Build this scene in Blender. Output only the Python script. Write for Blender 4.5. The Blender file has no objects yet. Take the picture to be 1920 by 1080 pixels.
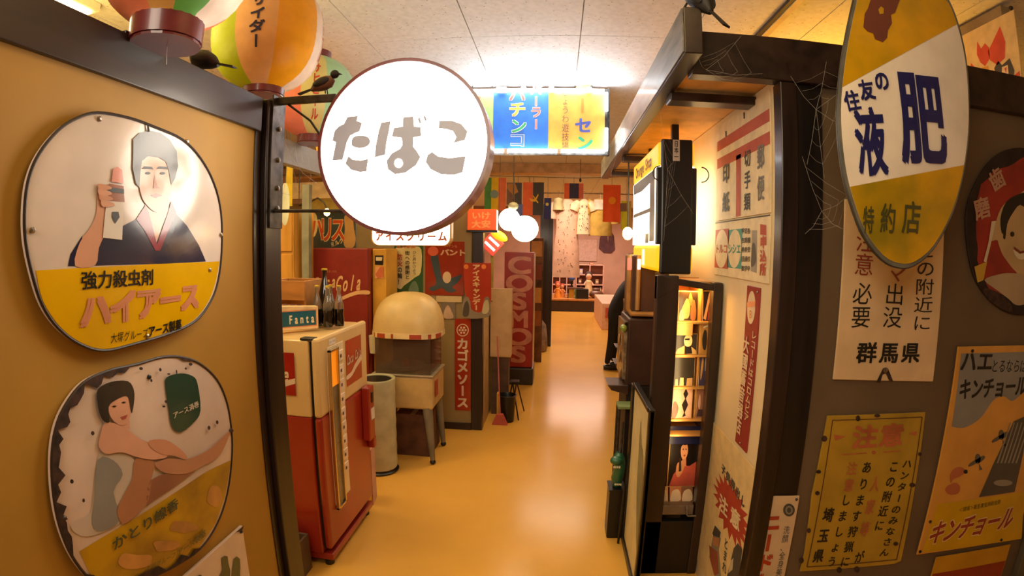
import bpy, bmesh, math, random
from mathutils import Vector, Matrix
random.seed(7)
PI = math.pi
sc = bpy.context.scene
COL = sc.collection

# ------------------------------------------------------------------ camera
H = 1.90                                   # eye height of the photographer
FPX, KPX, YAW, PIT, ROL = 967.176, .094569, .0837336, -.079687, -.014492
CAMR = Matrix.Rotation(YAW, 3, 'Z') @ Matrix.Rotation(PIT, 3, 'X') @ Matrix.Rotation(ROL, 3, 'Y')
cam_d = bpy.data.cameras.new('camera')
cam = bpy.data.objects.new('camera', cam_d)
COL.objects.link(cam)
cam_d.type = 'PANO'
cam_d.sensor_width = 36.0
cam_d.sensor_height = 20.25
cam_d.sensor_fit = 'HORIZONTAL'
holder = cam_d if hasattr(cam_d, 'panorama_type') else cam_d.cycles
holder.panorama_type = 'FISHEYE_LENS_POLYNOMIAL'
holder.fisheye_fov = math.radians(170)
for i, kk in enumerate((0.0, -5.51794159e-02, 5.40504483e-06, 1.71006368e-05, -2.61248831e-07)):
    setattr(holder, 'fisheye_polynomial_k%d' % i, kk)
cam_d.clip_start = .02
cam_d.clip_end = 100
M4 = (CAMR @ Matrix.Rotation(PI / 2, 3, 'X')).to_4x4()
M4.translation = Vector((0, 0, H))
cam.matrix_world = M4
sc.camera = cam

# ------------------------------------------------------------------ exposure, world
sc.view_settings.view_transform = 'Standard'
sc.view_settings.look = 'None'
sc.view_settings.gamma = 1.0
sc.view_settings.exposure = 0.0
sc.view_settings.use_curve_mapping = False
try:
    sc.cycles.use_denoising = True
    sc.cycles.max_bounces = 8
    sc.cycles.sample_clamp_indirect = 6.0
    sc.cycles.caustics_reflective = False
    sc.cycles.caustics_refractive = False
except Exception:
    pass
w = bpy.data.worlds.new('world')
sc.world = w
w.use_nodes = True
w.node_tree.nodes['Background'].inputs[0].default_value = (1, .72, .42, 1)
w.node_tree.nodes['Background'].inputs[1].default_value = .05


def area(name, loc, size, power, col, rot=(0, 0, 0), sizey=None, spread=None):
    l = bpy.data.lights.new(name, 'AREA')
    l.energy = power
    l.color = col
    l.size = size
    if sizey:
        l.shape = 'RECTANGLE'
        l.size_y = sizey
    if spread:
        l.spread = spread
    o = bpy.data.objects.new(name, l)
    o.location = loc
    o.rotation_euler = rot
    COL.objects.link(o)
    return o


def point(name, loc, power, col, r=.06):
    l = bpy.data.lights.new(name, 'POINT')
    l.energy = power
    l.color = col
    l.shadow_soft_size = r
    o = bpy.data.objects.new(name, l)
    o.location = loc
    COL.objects.link(o)
    return o


WARM = (1, .67, .29)
AMBER = (1, .50, .10)
SOFT = (1, .74, .44)
WHITE = (1, .93, .82)
# unseen fill lights of the long room, and the lamps inside the stalls
area('room_fill', (-.75, -.9, 2.95), 1.3, 58, (1, .86, .66), (math.radians(52), 0, math.radians(-42)))  # added behind the viewpoint, turned so the right signs brighten
area('room_fill', (.25, 1.0, 3.15), .7, 11, (1, .68, .28))  # added above the view to warm the camera-facing surfaces
area('room_fill', (-.2, 5.0, 3.1), 1.2, 22, WARM, sizey=.5)
area('room_fill', (.1, 8.6, 3.0), 1.2, 42, (1, .78, .60), sizey=.6)
area('room_fill', (.4, 11.5, 3.1), 1.4, 70, (1, .78, .66), sizey=.6)
area('room_fill', (.8, 15.2, 3.1), 2.0, 130, (1, .70, .58), sizey=.8)
area('stall_light', (-2.2, 3.2, 3.0), .8, 30, (1, .70, .28))
area('stall_light', (-2.0, 1.2, 2.5), .8, 32, (1, .66, .16), (PI, 0, 0))
area('stall_light', (1.9, 3.2, 2.4), .9, 20, (1, .45, .05), (PI, 0, 0))
point('stall_light', (1.25, 3.35, 1.9), 8, AMBER, .08)

# ------------------------------------------------------------------ helpers
def ray(px, py):
    dx, dy = px - 960.0, py - 540.0
    r = math.hypot(dx, dy) + 1e-9
    t = r / FPX
    for _ in range(25):
        t = r / FPX - KPX * t ** 3
    return CAMR @ Vector((math.sin(t) * dx / r, math.cos(t), -math.sin(t) * dy / r))


def P(px, py, **k):
    (ax, v), = k.items()
    i = 'xyz'.index(ax)
    o = Vector((0, 0, H))
    d = ray(px, py)
    return o + d * ((v - o[i]) / d[i])


def lin(h):
    if isinstance(h, str):
        h = tuple(int(h[i:i + 2], 16) / 255 for i in (0, 2, 4))
    return tuple(c / 12.92 if c <= .04045 else ((c + .055) / 1.055) ** 2.4 for c in h) + (1,)


MATS = {}


def mat(name, col='808080', rough=.55, metal=0., var=.10, nscale=9., bump=0., coat=0., emit=0., ecol=None, trans=0.,
        stretch=None, spec=.5, alpha=1., col2=None):
    if name in MATS:
        return MATS[name]
    m = bpy.data.materials.new(name)
    m.use_nodes = True
    nt = m.node_tree
    b = nt.nodes['Principled BSDF']
    c = lin(col)
    b.inputs['Roughness'].default_value = rough
    b.inputs['Metallic'].default_value = metal
    b.inputs['Specular IOR Level'].default_value = spec
    b.inputs['Coat Weight'].default_value = coat
    b.inputs['Coat Roughness'].default_value = .12
    if trans:
        b.inputs['Transmission Weight'].default_value = trans
    if alpha < 1:
        b.inputs['Alpha'].default_value = alpha
    tc = nt.nodes.new('ShaderNodeTexCoord')
    mp = nt.nodes.new('ShaderNodeMapping')
    if stretch:
        mp.inputs['Scale'].default_value = stretch
    nz = nt.nodes.new('ShaderNodeTexNoise')
    nz.inputs['Scale'].default_value = nscale
    nz.inputs['Detail'].default_value = 5
    nt.links.new(tc.outputs['Object'], mp.inputs[0])
    nt.links.new(mp.outputs[0], nz.inputs[0])
    mx = nt.nodes.new('ShaderNodeMix')
    mx.data_type = 'RGBA'
    d = lin(col2) if col2 else tuple(x * (1 - var * 2.2) for x in c[:3]) + (1,)
    e = tuple(min(1, x * (1 + var)) for x in c[:3]) + (1,)
    mx.inputs[6].default_value = d
    mx.inputs[7].default_value = e
    rp = nt.nodes.new('ShaderNodeMapRange')
    rp.inputs[1].default_value = .32
    rp.inputs[2].default_value = .62
    nt.links.new(nz.outputs[0], rp.inputs[0])
    nt.links.new(rp.outputs[0], mx.inputs[0])
    nt.links.new(mx.outputs[2], b.inputs['Base Color'])
    if bump:
        bp = nt.nodes.new('ShaderNodeBump')
        bp.inputs['Strength'].default_value = bump
        bp.inputs['Distance'].default_value = .004
        nt.links.new(nz.outputs[0], bp.inputs['Height'])
        nt.links.new(bp.outputs[0], b.inputs['Normal'])
    if emit:
        b.inputs['Emission Color'].default_value = lin(ecol or col)
        b.inputs['Emission Strength'].default_value = emit
    MATS[name] = m
    return m


def enamel(h, rough=.18, var=.06):
    return mat('enamel_' + h, h, rough=rough, var=var, nscale=5, coat=.5)


def paper(h, rough=.6):
    return mat('paper_' + h, h, rough=rough, var=.06, nscale=14)


class MB:
    """collects shapes; build() links them as ONE mesh object"""

    def __init__(s):
        s.v = []
        s.f = []

    def add(s, vs, fs):
        n = len(s.v)
        s.v += [tuple(v) for v in vs]
        s.f += [tuple(i + n for i in f) for f in fs]
        return s

    def box(s, x0, x1, y0, y1, z0, z1):
        vs = [(x, y, z) for z in (z0, z1) for y in (y0, y1) for x in (x0, x1)]
        return s.add(vs, [(0, 2, 3, 1), (4, 5, 7, 6), (0, 1, 5, 4), (2, 6, 7, 3), (0, 4, 6, 2), (1, 3, 7, 5)])

    def obox(s, c, sx, sy, sz, rz=0., rx=0., ry=0.):
        R = Matrix.Rotation(rz, 3, 'Z') @ Matrix.Rotation(ry, 3, 'Y') @ Matrix.Rotation(rx, 3, 'X')
        vs = [R @ Vector((x * sx / 2, y * sy / 2, z * sz / 2)) + Vector(c) for z in (-1, 1) for y in (-1, 1) for x in (-1, 1)]
        return s.add(vs, [(0, 2, 3, 1), (4, 5, 7, 6), (0, 1, 5, 4), (2, 6, 7, 3), (0, 4, 6, 2), (1, 3, 7, 5)])

    def bar(s, a, b, w, h=None, up=(0, 0, 1)):
        a, b = Vector(a), Vector(b)
        h = h or w
        d = (b - a).normalized()
        u = d.cross(Vector(up))
        if u.length < 1e-4:
            u = d.cross(Vector((1, 0, 0)))
        u.normalize()
        v = u.cross(d)
        vs = [p + u * (i * w / 2) + v * (j * h / 2) for p in (a, b) for i, j in ((-1, -1), (1, -1), (1, 1), (-1, 1))]
        return s.add(vs, [(0, 1, 2, 3), (7, 6, 5, 4), (0, 4, 5, 1), (1, 5, 6, 2), (2, 6, 7, 3), (3, 7, 4, 0)])

    def tube(s, pts, r, n=8, r1=None, cap=True):
        pts = [Vector(p) for p in pts]
        rings = []
        prev = None
        for i, p in enumerate(pts):
            d = (pts[min(i + 1, len(pts) - 1)] - pts[max(i - 1, 0)]).normalized()
            u = d.cross(Vector((0, 0, 1))) if prev is None else prev - d * prev.dot(d)
            if u.length < 1e-3:
                u = d.cross(Vector((1, 0, 0)))
            u.normalize()
            prev = u
            v = d.cross(u)
            if isinstance(r, (list, tuple)):
                rr = r[i]
            else:
                rr = r if r1 is None else r + (r1 - r) * i / max(1, len(pts) - 1)
            rings.append([p + (u * math.cos(2 * PI * k / n) + v * math.sin(2 * PI * k / n)) * rr for k in range(n)])
        vs = [q for g in rings for q in g]
        fs = [(i * n + k, i * n + (k + 1) % n, (i + 1) * n + (k + 1) % n, (i + 1) * n + k) for i in range(len(pts) - 1) for k in range(n)]
        if cap:
            fs += [tuple(reversed(range(n))), tuple(range((len(pts) - 1) * n, len(pts) * n))]
        return s.add(vs, fs)

    def lathe(s, prof, c=(0, 0, 0), n=24, axis='z', flat=1.):
        vs = []
        for r, z in prof:
            for k in range(n):
                a = 2 * PI * k / n
                p = (r * math.cos(a), r * math.sin(a) * flat, z)
                if axis == 'y':
                    p = (p[0], p[2], p[1])
                if axis == 'x':
                    p = (p[2], p[0], p[1])
                vs.append((p[0] + c[0], p[1] + c[1], p[2] + c[2]))
        m = len(prof)
        fs = [(i * n + k, i * n + (k + 1) % n, (i + 1) * n + (k + 1) % n, (i + 1) * n + k) for i in range(m - 1) for k in range(n)]
        fs += [tuple(reversed(range(n))), tuple(range((m - 1) * n, m * n))]
        return s.add(vs, fs)

    def ell(s, c, rx, ry, rz, n=16, m=10, rot=None):
        R = rot or Matrix.Identity(3)
        vs = [R @ Vector((rx * math.sin(PI * j / m) * math.cos(2 * PI * i / n), ry * math.sin(PI * j / m) * math.sin(2 * PI * i / n),
                          rz * math.cos(PI * j / m))) + Vector(c) for j in range(1, m) for i in range(n)]
        k = len(vs)
        vs += [R @ Vector((0, 0, rz)) + Vector(c), R @ Vector((0, 0, -rz)) + Vector(c)]
        fs = [(j * n + i, (j + 1) * n + i, (j + 1) * n + (i + 1) % n, j * n + (i + 1) % n) for j in range(m - 2) for i in range(n)]
        fs += [(k, i, (i + 1) % n) for i in range(n)] + [(k + 1, (m - 2) * n + (i + 1) % n, (m - 2) * n + i) for i in range(n)]
        return s.add(vs, fs)

    def prism(s, poly, off):
        """poly: list of 3D points, extruded by off"""
        off = Vector(off)
        n = len(poly)
        vs = [Vector(p) for p in poly] + [Vector(p) + off for p in poly]
        fs = [tuple(range(n)), tuple(reversed(range(n, 2 * n)))] + [(i, i + n, (i + 1) % n + n, (i + 1) % n) for i in range(n)]
        return s.add(vs, fs)

    def build(s, name, m, parent=None, smooth=False, bevel=0.):
        me = bpy.data.meshes.new(name)
        me.from_pydata(s.v, [], s.f)
        bm = bmesh.new()
        bm.from_mesh(me)
        bmesh.ops.recalc_face_normals(bm, faces=bm.faces) if bm.faces and not getattr(s, 'keep', False) else None
        bm.to_mesh(me)
        bm.free()
        if smooth:
            for p in me.polygons:
                p.use_smooth = True
            try:
                me.set_sharp_from_angle(angle=math.radians(40))
            except Exception:
                pass
        me.materials.append(m)
        o = bpy.data.objects.new(name, me)
        COL.objects.link(o)
        o.parent = parent
        if bevel:
            b = o.modifiers.new('bevel', 'BEVEL')
            b.width = bevel
            b.segments = 2
            b.limit_method = 'ANGLE'
        return o


def empty(name):
    o = bpy.data.objects.new(name, None)
    o.empty_display_size = .05
    COL.objects.link(o)
    return o


def tag(o, label, cat, group=None, kind=None):
    if label:
        o['label'] = label
    if cat:
        o['category'] = cat
    if group:
        o['group'] = group
    if kind:
        o['kind'] = kind
    return o


def thing(name, label, cat, group=None, kind=None):
    return tag(empty(name), label, cat, group, kind)


def struct(o):
    o['kind'] = 'structure'
    return o


def tree(o):
    r = [o]
    for c in o.children:
        r += tree(c)
    return r


def done(root):
    """move the root's origin to the middle of the thing's base, everything staying where it is"""
    lo, hi = [1e9] * 3, [-1e9] * 3
    for o in tree(root):
        if o.type == 'MESH':
            for v in o.data.vertices:
                for i in range(3):
                    lo[i] = min(lo[i], v.co[i])
                    hi[i] = max(hi[i], v.co[i])
    p = Vector(((lo[0] + hi[0]) / 2, (lo[1] + hi[1]) / 2, lo[2]))
    if root.type == 'MESH':
        root.data.transform(Matrix.Translation(-p))
    for c in root.children:
        c.location = c.location - p
    root.location = root.location + p
    return root


def copy_tree(o, parent=None):
    c = o.copy()
    COL.objects.link(c)
    c.parent = parent
    for ch in o.children:
        copy_tree(ch, c)
    return c


GL = {}


def glyph(ch, bold=0.):
    k = (ch, bold)
    if k not in GL:
        c = bpy.data.curves.new('t', 'FONT')
        c.body = ch
        c.size = 1
        c.resolution_u = 3 if ord(ch[0]) > 255 else 6
        c.offset = bold
        c.fill_mode = 'FRONT'
        o = bpy.data.objects.new('t', c)
        me = bpy.data.meshes.new_from_object(o)
        vs = [(v.co.x, v.co.y) for v in me.vertices]
        fs = [tuple(p.vertices) for p in me.polygons]
        bpy.data.objects.remove(o)
        bpy.data.curves.remove(c)
        bpy.data.meshes.remove(me)
        GL[k] = (vs, fs)
    return GL[k]


def smooth(pts, n=6, closed=True):
    out = []
    m = len(pts)
    for i in range(m if closed else m - 1):
        p0, p1, p2, p3 = (pts[(i - 1) % m], pts[i], pts[(i + 1) % m], pts[(i + 2) % m])
        if not closed:
            p0 = pts[max(i - 1, 0)]
            p3 = pts[min(i + 2, m - 1)]
        for j in range(n):
            t = j / n
            out.append(tuple(.5 * ((2 * b) + (c - a) * t + (2 * a - 5 * b + 4 * c - d) * t * t + (3 * b - a - 3 * c + d) * t ** 3)
                             for a, b, c, d in zip(p0, p1, p2, p3)))
    if not closed:
        out.append(tuple(pts[-1]))
    return out


class Face:
    """a plane in the room; shapes are laid on it in its own metres (u, v)"""

    def __init__(s, o, u, v=(0, 0, 1), bulge=None):
        s.o, s.u, s.v = Vector(o), Vector(u).normalized(), Vector(v).normalized()
        s.n = s.u.cross(s.v).normalized()
        s.d = {}
        s.bulge = bulge
        s.lay = 0

    def px(s, x, y):
        d = ray(x, y)
        c = Vector((0, 0, H))
        t = (s.o - c).dot(s.n) / d.dot(s.n)
        q = c + d * t - s.o
        return (q.dot(s.u), q.dot(s.v))

    def W(s, uv, off=0.):
        b = s.bulge(*uv) if s.bulge else 0
        return s.o + s.u * uv[0] + s.v * uv[1] + s.n * (off + b)

    def put(s, uvs, fs, name, m, lay):
        mb = s.d.setdefault((name, m.name), MB())
        if s.bulge and any(len(f) > 4 for f in fs):
            bm = bmesh.new()
            bv = [bm.verts.new((a, b, 0)) for a, b in uvs]
            for f in fs:
                bm.faces.new([bv[i] for i in f])
            bm.normal_update()
            bmesh.ops.triangulate(bm, faces=bm.faces[:])
            for _ in range(6):
                e = [e for e in bm.edges if e.calc_length() > .035]
                if not e:
                    break
                bmesh.ops.subdivide_edges(bm, edges=e, cuts=1)
                bmesh.ops.triangulate(bm, faces=bm.faces[:])
            bm.verts.index_update()
            uvs = [(v.co.x, v.co.y) for v in bm.verts]
            fs = [tuple(v.index for v in f.verts) for f in bm.faces]
            bm.free()
        mb.keep = True
        mb.add([s.W(p, lay) for p in uvs], fs)

    def poly(s, uvs, m, lay=1, name='print', sm=0):
        if sm:
            uvs = smooth(uvs, sm)
        a = sum(p[0] * q[1] - q[0] * p[1] for p, q in zip(uvs, uvs[1:] + uvs[:1]))
        if a < 0:
            uvs = uvs[::-1]
        s.put(uvs, [tuple(range(len(uvs)))], name, m, .0009 * lay)

    def pp(s, pts, m, lay=1, name='print', sm=0):
        if sm:
            pts = smooth(pts, sm)
        s.poly([s.px(*p) for p in pts], m, lay, name)

    def rect(s, u0, u1, v0, v1, m, lay=1, name='print'):
        s.poly([(u0, v0), (u1, v0), (u1, v1), (u0, v1)], m, lay, name)

    def ellipse(s, c, a, b, m, lay=1, name='print', n=28, rot=0.):
        s.poly([(c[0] + a * math.cos(t) * math.cos(rot) - b * math.sin(t) * math.sin(rot),
                 c[1] + a * math.cos(t) * math.sin(rot) + b * math.sin(t) * math.cos(rot)) for t in
                [2 * PI * i / n for i in range(n)]], m, lay, name)

    def ep(s, x, y, rx, ry, m, lay=1, name='print', n=24):
        s.pp([(x + rx * math.cos(2 * PI * i / n), y + ry * math.sin(2 * PI * i / n)) for i in range(n)], m, lay, name)

    def char(s, ch, c, w, h, m, lay=3, bold=.02, rot=0., name='lettering', slant=0.):
        vs, fs = glyph(ch)
        if not vs:
            return
        cjk = ord(ch) > 255
        if bold > .02:
            e = (bold - .01) * .8
            for q_, (ax, ay) in enumerate(((-e, -e), (e, -e), (-e, e), (e, e))):
                ca, sa = math.cos(rot), math.sin(rot)
                s.char(ch, (c[0] + ax * w * ca - ay * h * sa, c[1] + ax * w * sa + ay * h * ca), w, h, m, lay + .22 * q_, .01, rot, name, slant)
            return
        if cjk:
            cx, cy = .5, .38
        else:
            xs = [a for a, b in vs]
            cx, cy = (min(xs) + max(xs)) / 2, .36
        cr, sr = math.cos(rot), math.sin(rot)
        out = []
        for x, y in vs:
            a, b = (x - cx) * w, (y - cy) * h
            a += b * slant
            out.append((c[0] + a * cr - b * sr, c[1] + a * sr + b * cr))
        s.put(out, fs, name, m, .0009 * lay)

    def text(s, st, p0, p1, h, m, lay=3, bold=.02, wf=1., slant=0., name='lettering'):
        """letters along p0 -> p1 (u, v); h = letter height in metres"""
        n = len(st)
        du, dv = (p1[0] - p0[0]) / n, (p1[1] - p0[1]) / n
        L = math.hypot(du, dv)
        rot = math.atan2(dv, du)
        for i, ch in enumerate(st):
            if ch == ' ':
                continue
            s.char(ch, (p0[0] + du * (i + .5), p0[1] + dv * (i + .5)), L * wf, h, m, lay, bold, rot, name, slant)

    def tpx(s, st, a, b, hpx, m, **k):
        p0, p1 = s.px(*a), s.px(*b)
        mx, my = (a[0] + b[0]) / 2, (a[1] + b[1]) / 2
        q0, q1 = s.px(mx, my - hpx / 2), s.px(mx, my + hpx / 2)
        s.text(st, p0, p1, math.hypot(q1[0] - q0[0], q1[1] - q0[1]), m, **k)

    def vtext(s, st, p0, p1, w, m, lay=3, bold=.02, hf=1., name='lettering', up=False):
        """letters stacked from p0 down to p1"""
        n = len(st)
        du, dv = (p1[0] - p0[0]) / n, (p1[1] - p0[1]) / n
        L = math.hypot(du, dv)
        rot = 0 if up else math.atan2(dv, du) + PI / 2
        for i, ch in enumerate(st):
            c = (p0[0] + du * (i + .5), p0[1] + dv * (i + .5))
            if ch in 'ー〜':
                s.char(ch, c, L * hf, w, m, lay, bold, rot - PI / 2, name)
            elif ch != ' ':
                s.char(ch, c, w, L * hf, m, lay, bold, rot, name)

    def vpx(s, st, a, b, wpx, m, **k):
        p0, p1 = s.px(*a), s.px(*b)
        mx, my = (a[0] + b[0]) / 2, (a[1] + b[1]) / 2
        q0, q1 = s.px(mx - wpx / 2, my), s.px(mx + wpx / 2, my)
        s.vtext(st, p0, p1, abs(q1[0] - q0[0]), m, **k)

    def board(s, uvs, m, name, parent=None, th=.012, bevel=.002, back=None):
        """a solid board whose front lies on the plane, th thick behind it"""
        back = th if back is None else back
        mb = MB()
        if s.bulge:
            bm = bmesh.new()
            f = bm.faces.new([bm.verts.new((a, b, 0)) for a, b in uvs])
            bm.normal_update()
            bmesh.ops.triangulate(bm, faces=bm.faces[:])
            for _ in range(6):
                e = [e for e in bm.edges if e.calc_length() > .035]
                if not e:
                    break
                bmesh.ops.subdivide_edges(bm, edges=e, cuts=1)
                bmesh.ops.triangulate(bm, faces=bm.faces[:])
            r = bmesh.ops.extrude_face_region(bm, geom=bm.faces[:])
            for g in r['geom']:
                if isinstance(g, bmesh.types.BMVert):
                    g.co.z = -back
            bm.verts.index_update()
            mb.add([s.W((v.co.x, v.co.y), v.co.z) for v in bm.verts], [tuple(v.index for v in f.verts) for f in bm.faces])
            bm.free()
            return mb.build(name, m, parent)
        mb.prism([s.W(p, 0) for p in uvs], s.n * -back)
        return mb.build(name, m, parent, bevel=bevel)

    def flush(s, parent, rename=None):
        """link what was laid on the face as children of parent"""
        cnt = []
        for (name, mn), mb in s.d.items():
            cnt.append(mb.build(name, bpy.data.materials[mn], parent))
            if name in ('rust', 'faded_patch'):
                cnt[-1]['kind'] = 'stuff'
        s.d = {}
        return cnt


def rim(mb, pts, r, n=6):
    mb.tube(list(pts) + [pts[0], pts[1]], r, n, cap=False)


def screws(f, uvs, m, parent, r=.006):
    for u, v in uvs:
        c = f.W((u, v), 0)
        mb = MB()
        mb.tube([c - f.n * .004, c + f.n * .004, c + f.n * .0065], [r, r, r * .5], 10)
        mb.build('screw', m, parent, smooth=True)


WOOD = mat('dark_stained_wood', '2c1d18', rough=.38, var=.28, nscale=14, bump=.25, stretch=(1, .12, 1), coat=.15)
WOODV = mat('dark_stained_post_wood', '281b17', rough=.34, var=.28, nscale=16, bump=.25, stretch=(1, 1, .08), coat=.2)
OLDW = mat('weathered_lit_timber', '6f6a60', rough=.5, var=.3, nscale=18, bump=.5, stretch=(1, .15, 1), coat=.1)
BLACK = mat('black_plastic', '15120f', rough=.35, var=.1)
STEEL = mat('steel', 'a8a29a', rough=.3, metal=1., var=.1, nscale=20)
DKSTEEL = mat('dark_iron', '4a4642', rough=.42, metal=.7, var=.25, nscale=25, bump=.2)
BLK = mat('ink_black', '1d1a16', rough=.3, var=.05)
RUST = mat('rust', '3a241a', rough=.8, var=.35, nscale=40, bump=.4)
GLASS = mat('clear_glass', 'e8ece8', rough=.05, var=0, trans=.95, alpha=.35)

# ------------------------------------------------------------------ the room
CEIL = 3.20
ceil_m = mat('ceiling_tile', 'e2e5ea', rough=.8, var=.04, nscale=30)
nt = ceil_m.node_tree
vo = nt.nodes.new('ShaderNodeTexVoronoi')
vo.inputs['Scale'].default_value = 26
tcc = nt.nodes.new('ShaderNodeTexCoord')
nt.links.new(tcc.outputs['Object'], vo.inputs['Vector'])
mr = nt.nodes.new('ShaderNodeMapRange')
mr.inputs[1].default_value = .10
mr.inputs[2].default_value = .14
nt.links.new(vo.outputs['Distance'], mr.inputs[0])
m2 = nt.nodes.new('ShaderNodeMix')
m2.data_type = 'RGBA'
b = nt.nodes['Principled BSDF']
src = b.inputs['Base Color'].links[0].from_socket
m2.inputs[6].default_value = lin('b0a48e')
nt.links.new(mr.outputs[0], m2.inputs[0])
nt.links.new(src, m2.inputs[7])
nt.links.new(m2.outputs[2], b.inputs['Base Color'])

floor_m = mat('vinyl_floor', 'dfa848', rough=.21, var=.03, nscale=1.6, spec=.2)
tan = mat('tan_painted_board', 'b2862f', rough=.6, var=.05, nscale=3, bump=.05)
dim_board = mat('dim_lit_board', '66533c', rough=.6, var=.06, nscale=3)  # the dimmer light at this wall is put into the board colour
cream = mat('cream_wall', 'dcc9a0', rough=.6, var=.04, nscale=3)
tunnel = mat('outer_wall', 'c3a67c', rough=.7, var=.06, nscale=2)
pink_w = mat('pink_wall', 'e0b8a0', rough=.7, var=.05, nscale=2)

struct(MB().box(-4.6, 3.4, -3, 18, -.05, 0).build('floor', floor_m))
ce = struct(MB().box(-4.6, 3.4, -3, 18, CEIL, CEIL + .05).build('ceiling', mat('ceiling_backing', '9a8a70', rough=.9)))
TX, TY = .66, 1.32
tmb = MB().box(.003, TX - .003, .003, TY - .003, -.009, 0)
proto = None
for i in range(-6, 5):
    for j in range(0, 12):
        x, y = .136 + TX * i, .41 + TY * j
        if x < -4.6 or x + TX > 3.45:
            continue
        if proto is None:
            o = proto = tmb.build('ceiling_tile', ceil_m, ce, bevel=.0)
        else:
            o = proto.copy()
            COL.objects.link(o)
        o.location = (x, y, CEIL - .0005)
for nm, bx in (('wall_far_left', (-4.7, -4.6, -3, 18, 0, CEIL)), ('wall_far_right', (3.4, 3.5, -3, 18, 0, CEIL)),
               ('wall_front', (-4.6, 3.4, -3.1, -3, 0, CEIL))):
    struct(MB().box(*bx).build(nm, tunnel))
struct(MB().box(-4.6, 3.4, 18, 18.1, 0, CEIL).build('wall_back', pink_w))

# rail let into the ceiling and the beam that crosses it further down
r = struct(MB().box(1.165, 1.19, .4, 7.9, CEIL - .03, CEIL - .012).build('trim_1', mat('rail_groove', '3a2c1c', rough=.5)))
struct(MB().box(1.19, 1.23, .4, 7.9, CEIL - .035, CEIL - .012).build('trim_2', mat('rail_edge', 'd8c8a0', rough=.4)))
struct(MB().box(-4.6, 3.4, 7.9, 8.15, CEIL - .16, CEIL - .012).build('ceiling_beam', mat('beam_paint', 'd9b98a', rough=.6)))
struct(MB().box(2.20, 2.26, 2.07, 3.0, 2.2, CEIL - .03).build('wall_right_upper', mat('grey_upper_wall', '8d7a5c', rough=.7)))

# left partition
struct(MB().box(-1.05, -1.0, -2.2, 1.55, 0, 2.30).build('wall_left', tan))
struct(MB().box(-1.065, -.985, -2.2, 1.56, 2.285, 2.402).build('trim_3', WOOD, bevel=.003))
struct(MB().box(-1.05, -.995, 1.54, 1.575, 0, 2.40).build('trim_4', WOODV, bevel=.002))
struct(MB().box(-1.075, -.975, 1.58, 1.69, 0, 2.405).build('trim_5', WOODV, bevel=.004))

# right: partition facing the visitor, its beam and posts, stall side wall, eaves
struct(MB().box(1.07, 3.3, 2.0, 2.05, 0, 2.60).build('wall_right', dim_board))
struct(MB().box(.52, 3.3, 1.955, 2.03, 2.585, 2.765).build('trim_6', WOOD, bevel=.004))
struct(MB().box(.885, .955, 1.965, 2.04, 0, 2.585).build('trim_7', WOODV, bevel=.004))
struct(MB().box(.955, 1.075, 1.985, 2.05, 0, 2.585).build('trim_8', mat('post_black_wood', '191210', rough=.4, var=.3, nscale=18, stretch=(1, 1, .08), bump=.2), bevel=.003))
struct(MB().box(2.53, 2.62, 1.955, 1.998, 0, 1.25).build('trim_9', mat('grey_post', '57503f', rough=.5, var=.1), bevel=.004))
struct(MB().box(.9, .95, 2.04, 5.2, 0, 2.62).build('wall_right_side', cream))
struct(MB().box(.52, 1.0, 2.03, 5.25, 2.625, 2.65).build('soffit_board', mat('soffit', 'd9a860', rough=.6)))
fa = struct(MB().box(.452, .52, 1.79, 5.25, 2.605, 2.785).build('trim_10', WOOD, bevel=.004))
MB().box(.446, .4515, 1.795, 5.25, 2.612, 2.78).build('lit_face_layer', OLDW, fa)['label'] = 'weathered grey face with tube light in its colour'  # thin layer added: weathering plus tube light put into the face colour
struct(MB().box(.50, .90, 2.26, 2.36, 2.565, 2.605).build('trim_11', WOOD, bevel=.006))
for yy in (3.9, 4.7):
    struct(MB().box(.50, .90, yy, yy + .1, 2.565, 2.605).build('trim_13', WOOD, bevel=.006))


# ------------------------------------------------------------------ signs on the left partition
def rust_edge(f, out, name='rust', dens=.5, depth=.02, seed=1, lay=5, rng=None):
    rd = random.Random(seed)
    n = len(out)
    cx = sum(p[0] for p in out) / n
    cy = sum(p[1] for p in out) / n
    i = 0
    while i < n:
        run = rd.randint(3, 9)
        if rd.random() < dens and (rng is None or rng[0] <= i / n <= rng[1]):
            idx = [(i + k) % n for k in range(run + 1)]
            outer = [out[k] for k in idx]
            inner = []
            for k in reversed(idx):
                p = out[k]
                d = math.hypot(cx - p[0], cy - p[1])
                q = rd.uniform(.2, 1) * depth
                if k in (idx[0], idx[-1]):
                    q = depth * .08
                inner.append((p[0] + (cx - p[0]) / d * q, p[1] + (cy - p[1]) / d * q))
            f.poly(outer + inner, RUST, lay, name)
        i += run


SK = 'd9a286'
HAIR = mat('print_hair', '2b2724', rough=.25, var=.1, coat=.4)
skin = enamel(SK)
skin2 = enamel('b87f62')
fl = Face((-.985, 0, 0), (0, 1, 0), bulge=lambda u, v: .026 * max(0.0, 1 - ((u - 1.02) / .40) ** 2 - ((v - 1.93) / .36) ** 2))
out1 = smooth([(178, 212), (235, 222), (285, 240), (335, 262), (370, 297), (396, 345), (409, 400), (410, 470), (404, 525),
               (390, 565), (360, 602), (310, 625), (250, 643), (190, 657), (145, 645), (105, 615), (75, 572), (55, 512),
               (43, 450), (42, 390), (50, 335), (70, 288), (105, 245), (140, 222)], 4)
out1 = [fl.px(*p) for p in out1]
s1 = fl.board(out1, enamel('ded0c6'), 'enamel_sign', th=.012, bevel=.004)
rb = MB()
rim(rb, [fl.W(p, .001) for p in out1], .0035)
rb.build('rim', mat('sign_rim', '2e2019', rough=.5), s1)
tag(s1, 'white and yellow enamel sign of a man in navy robe holding a spray can', 'sign')
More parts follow.
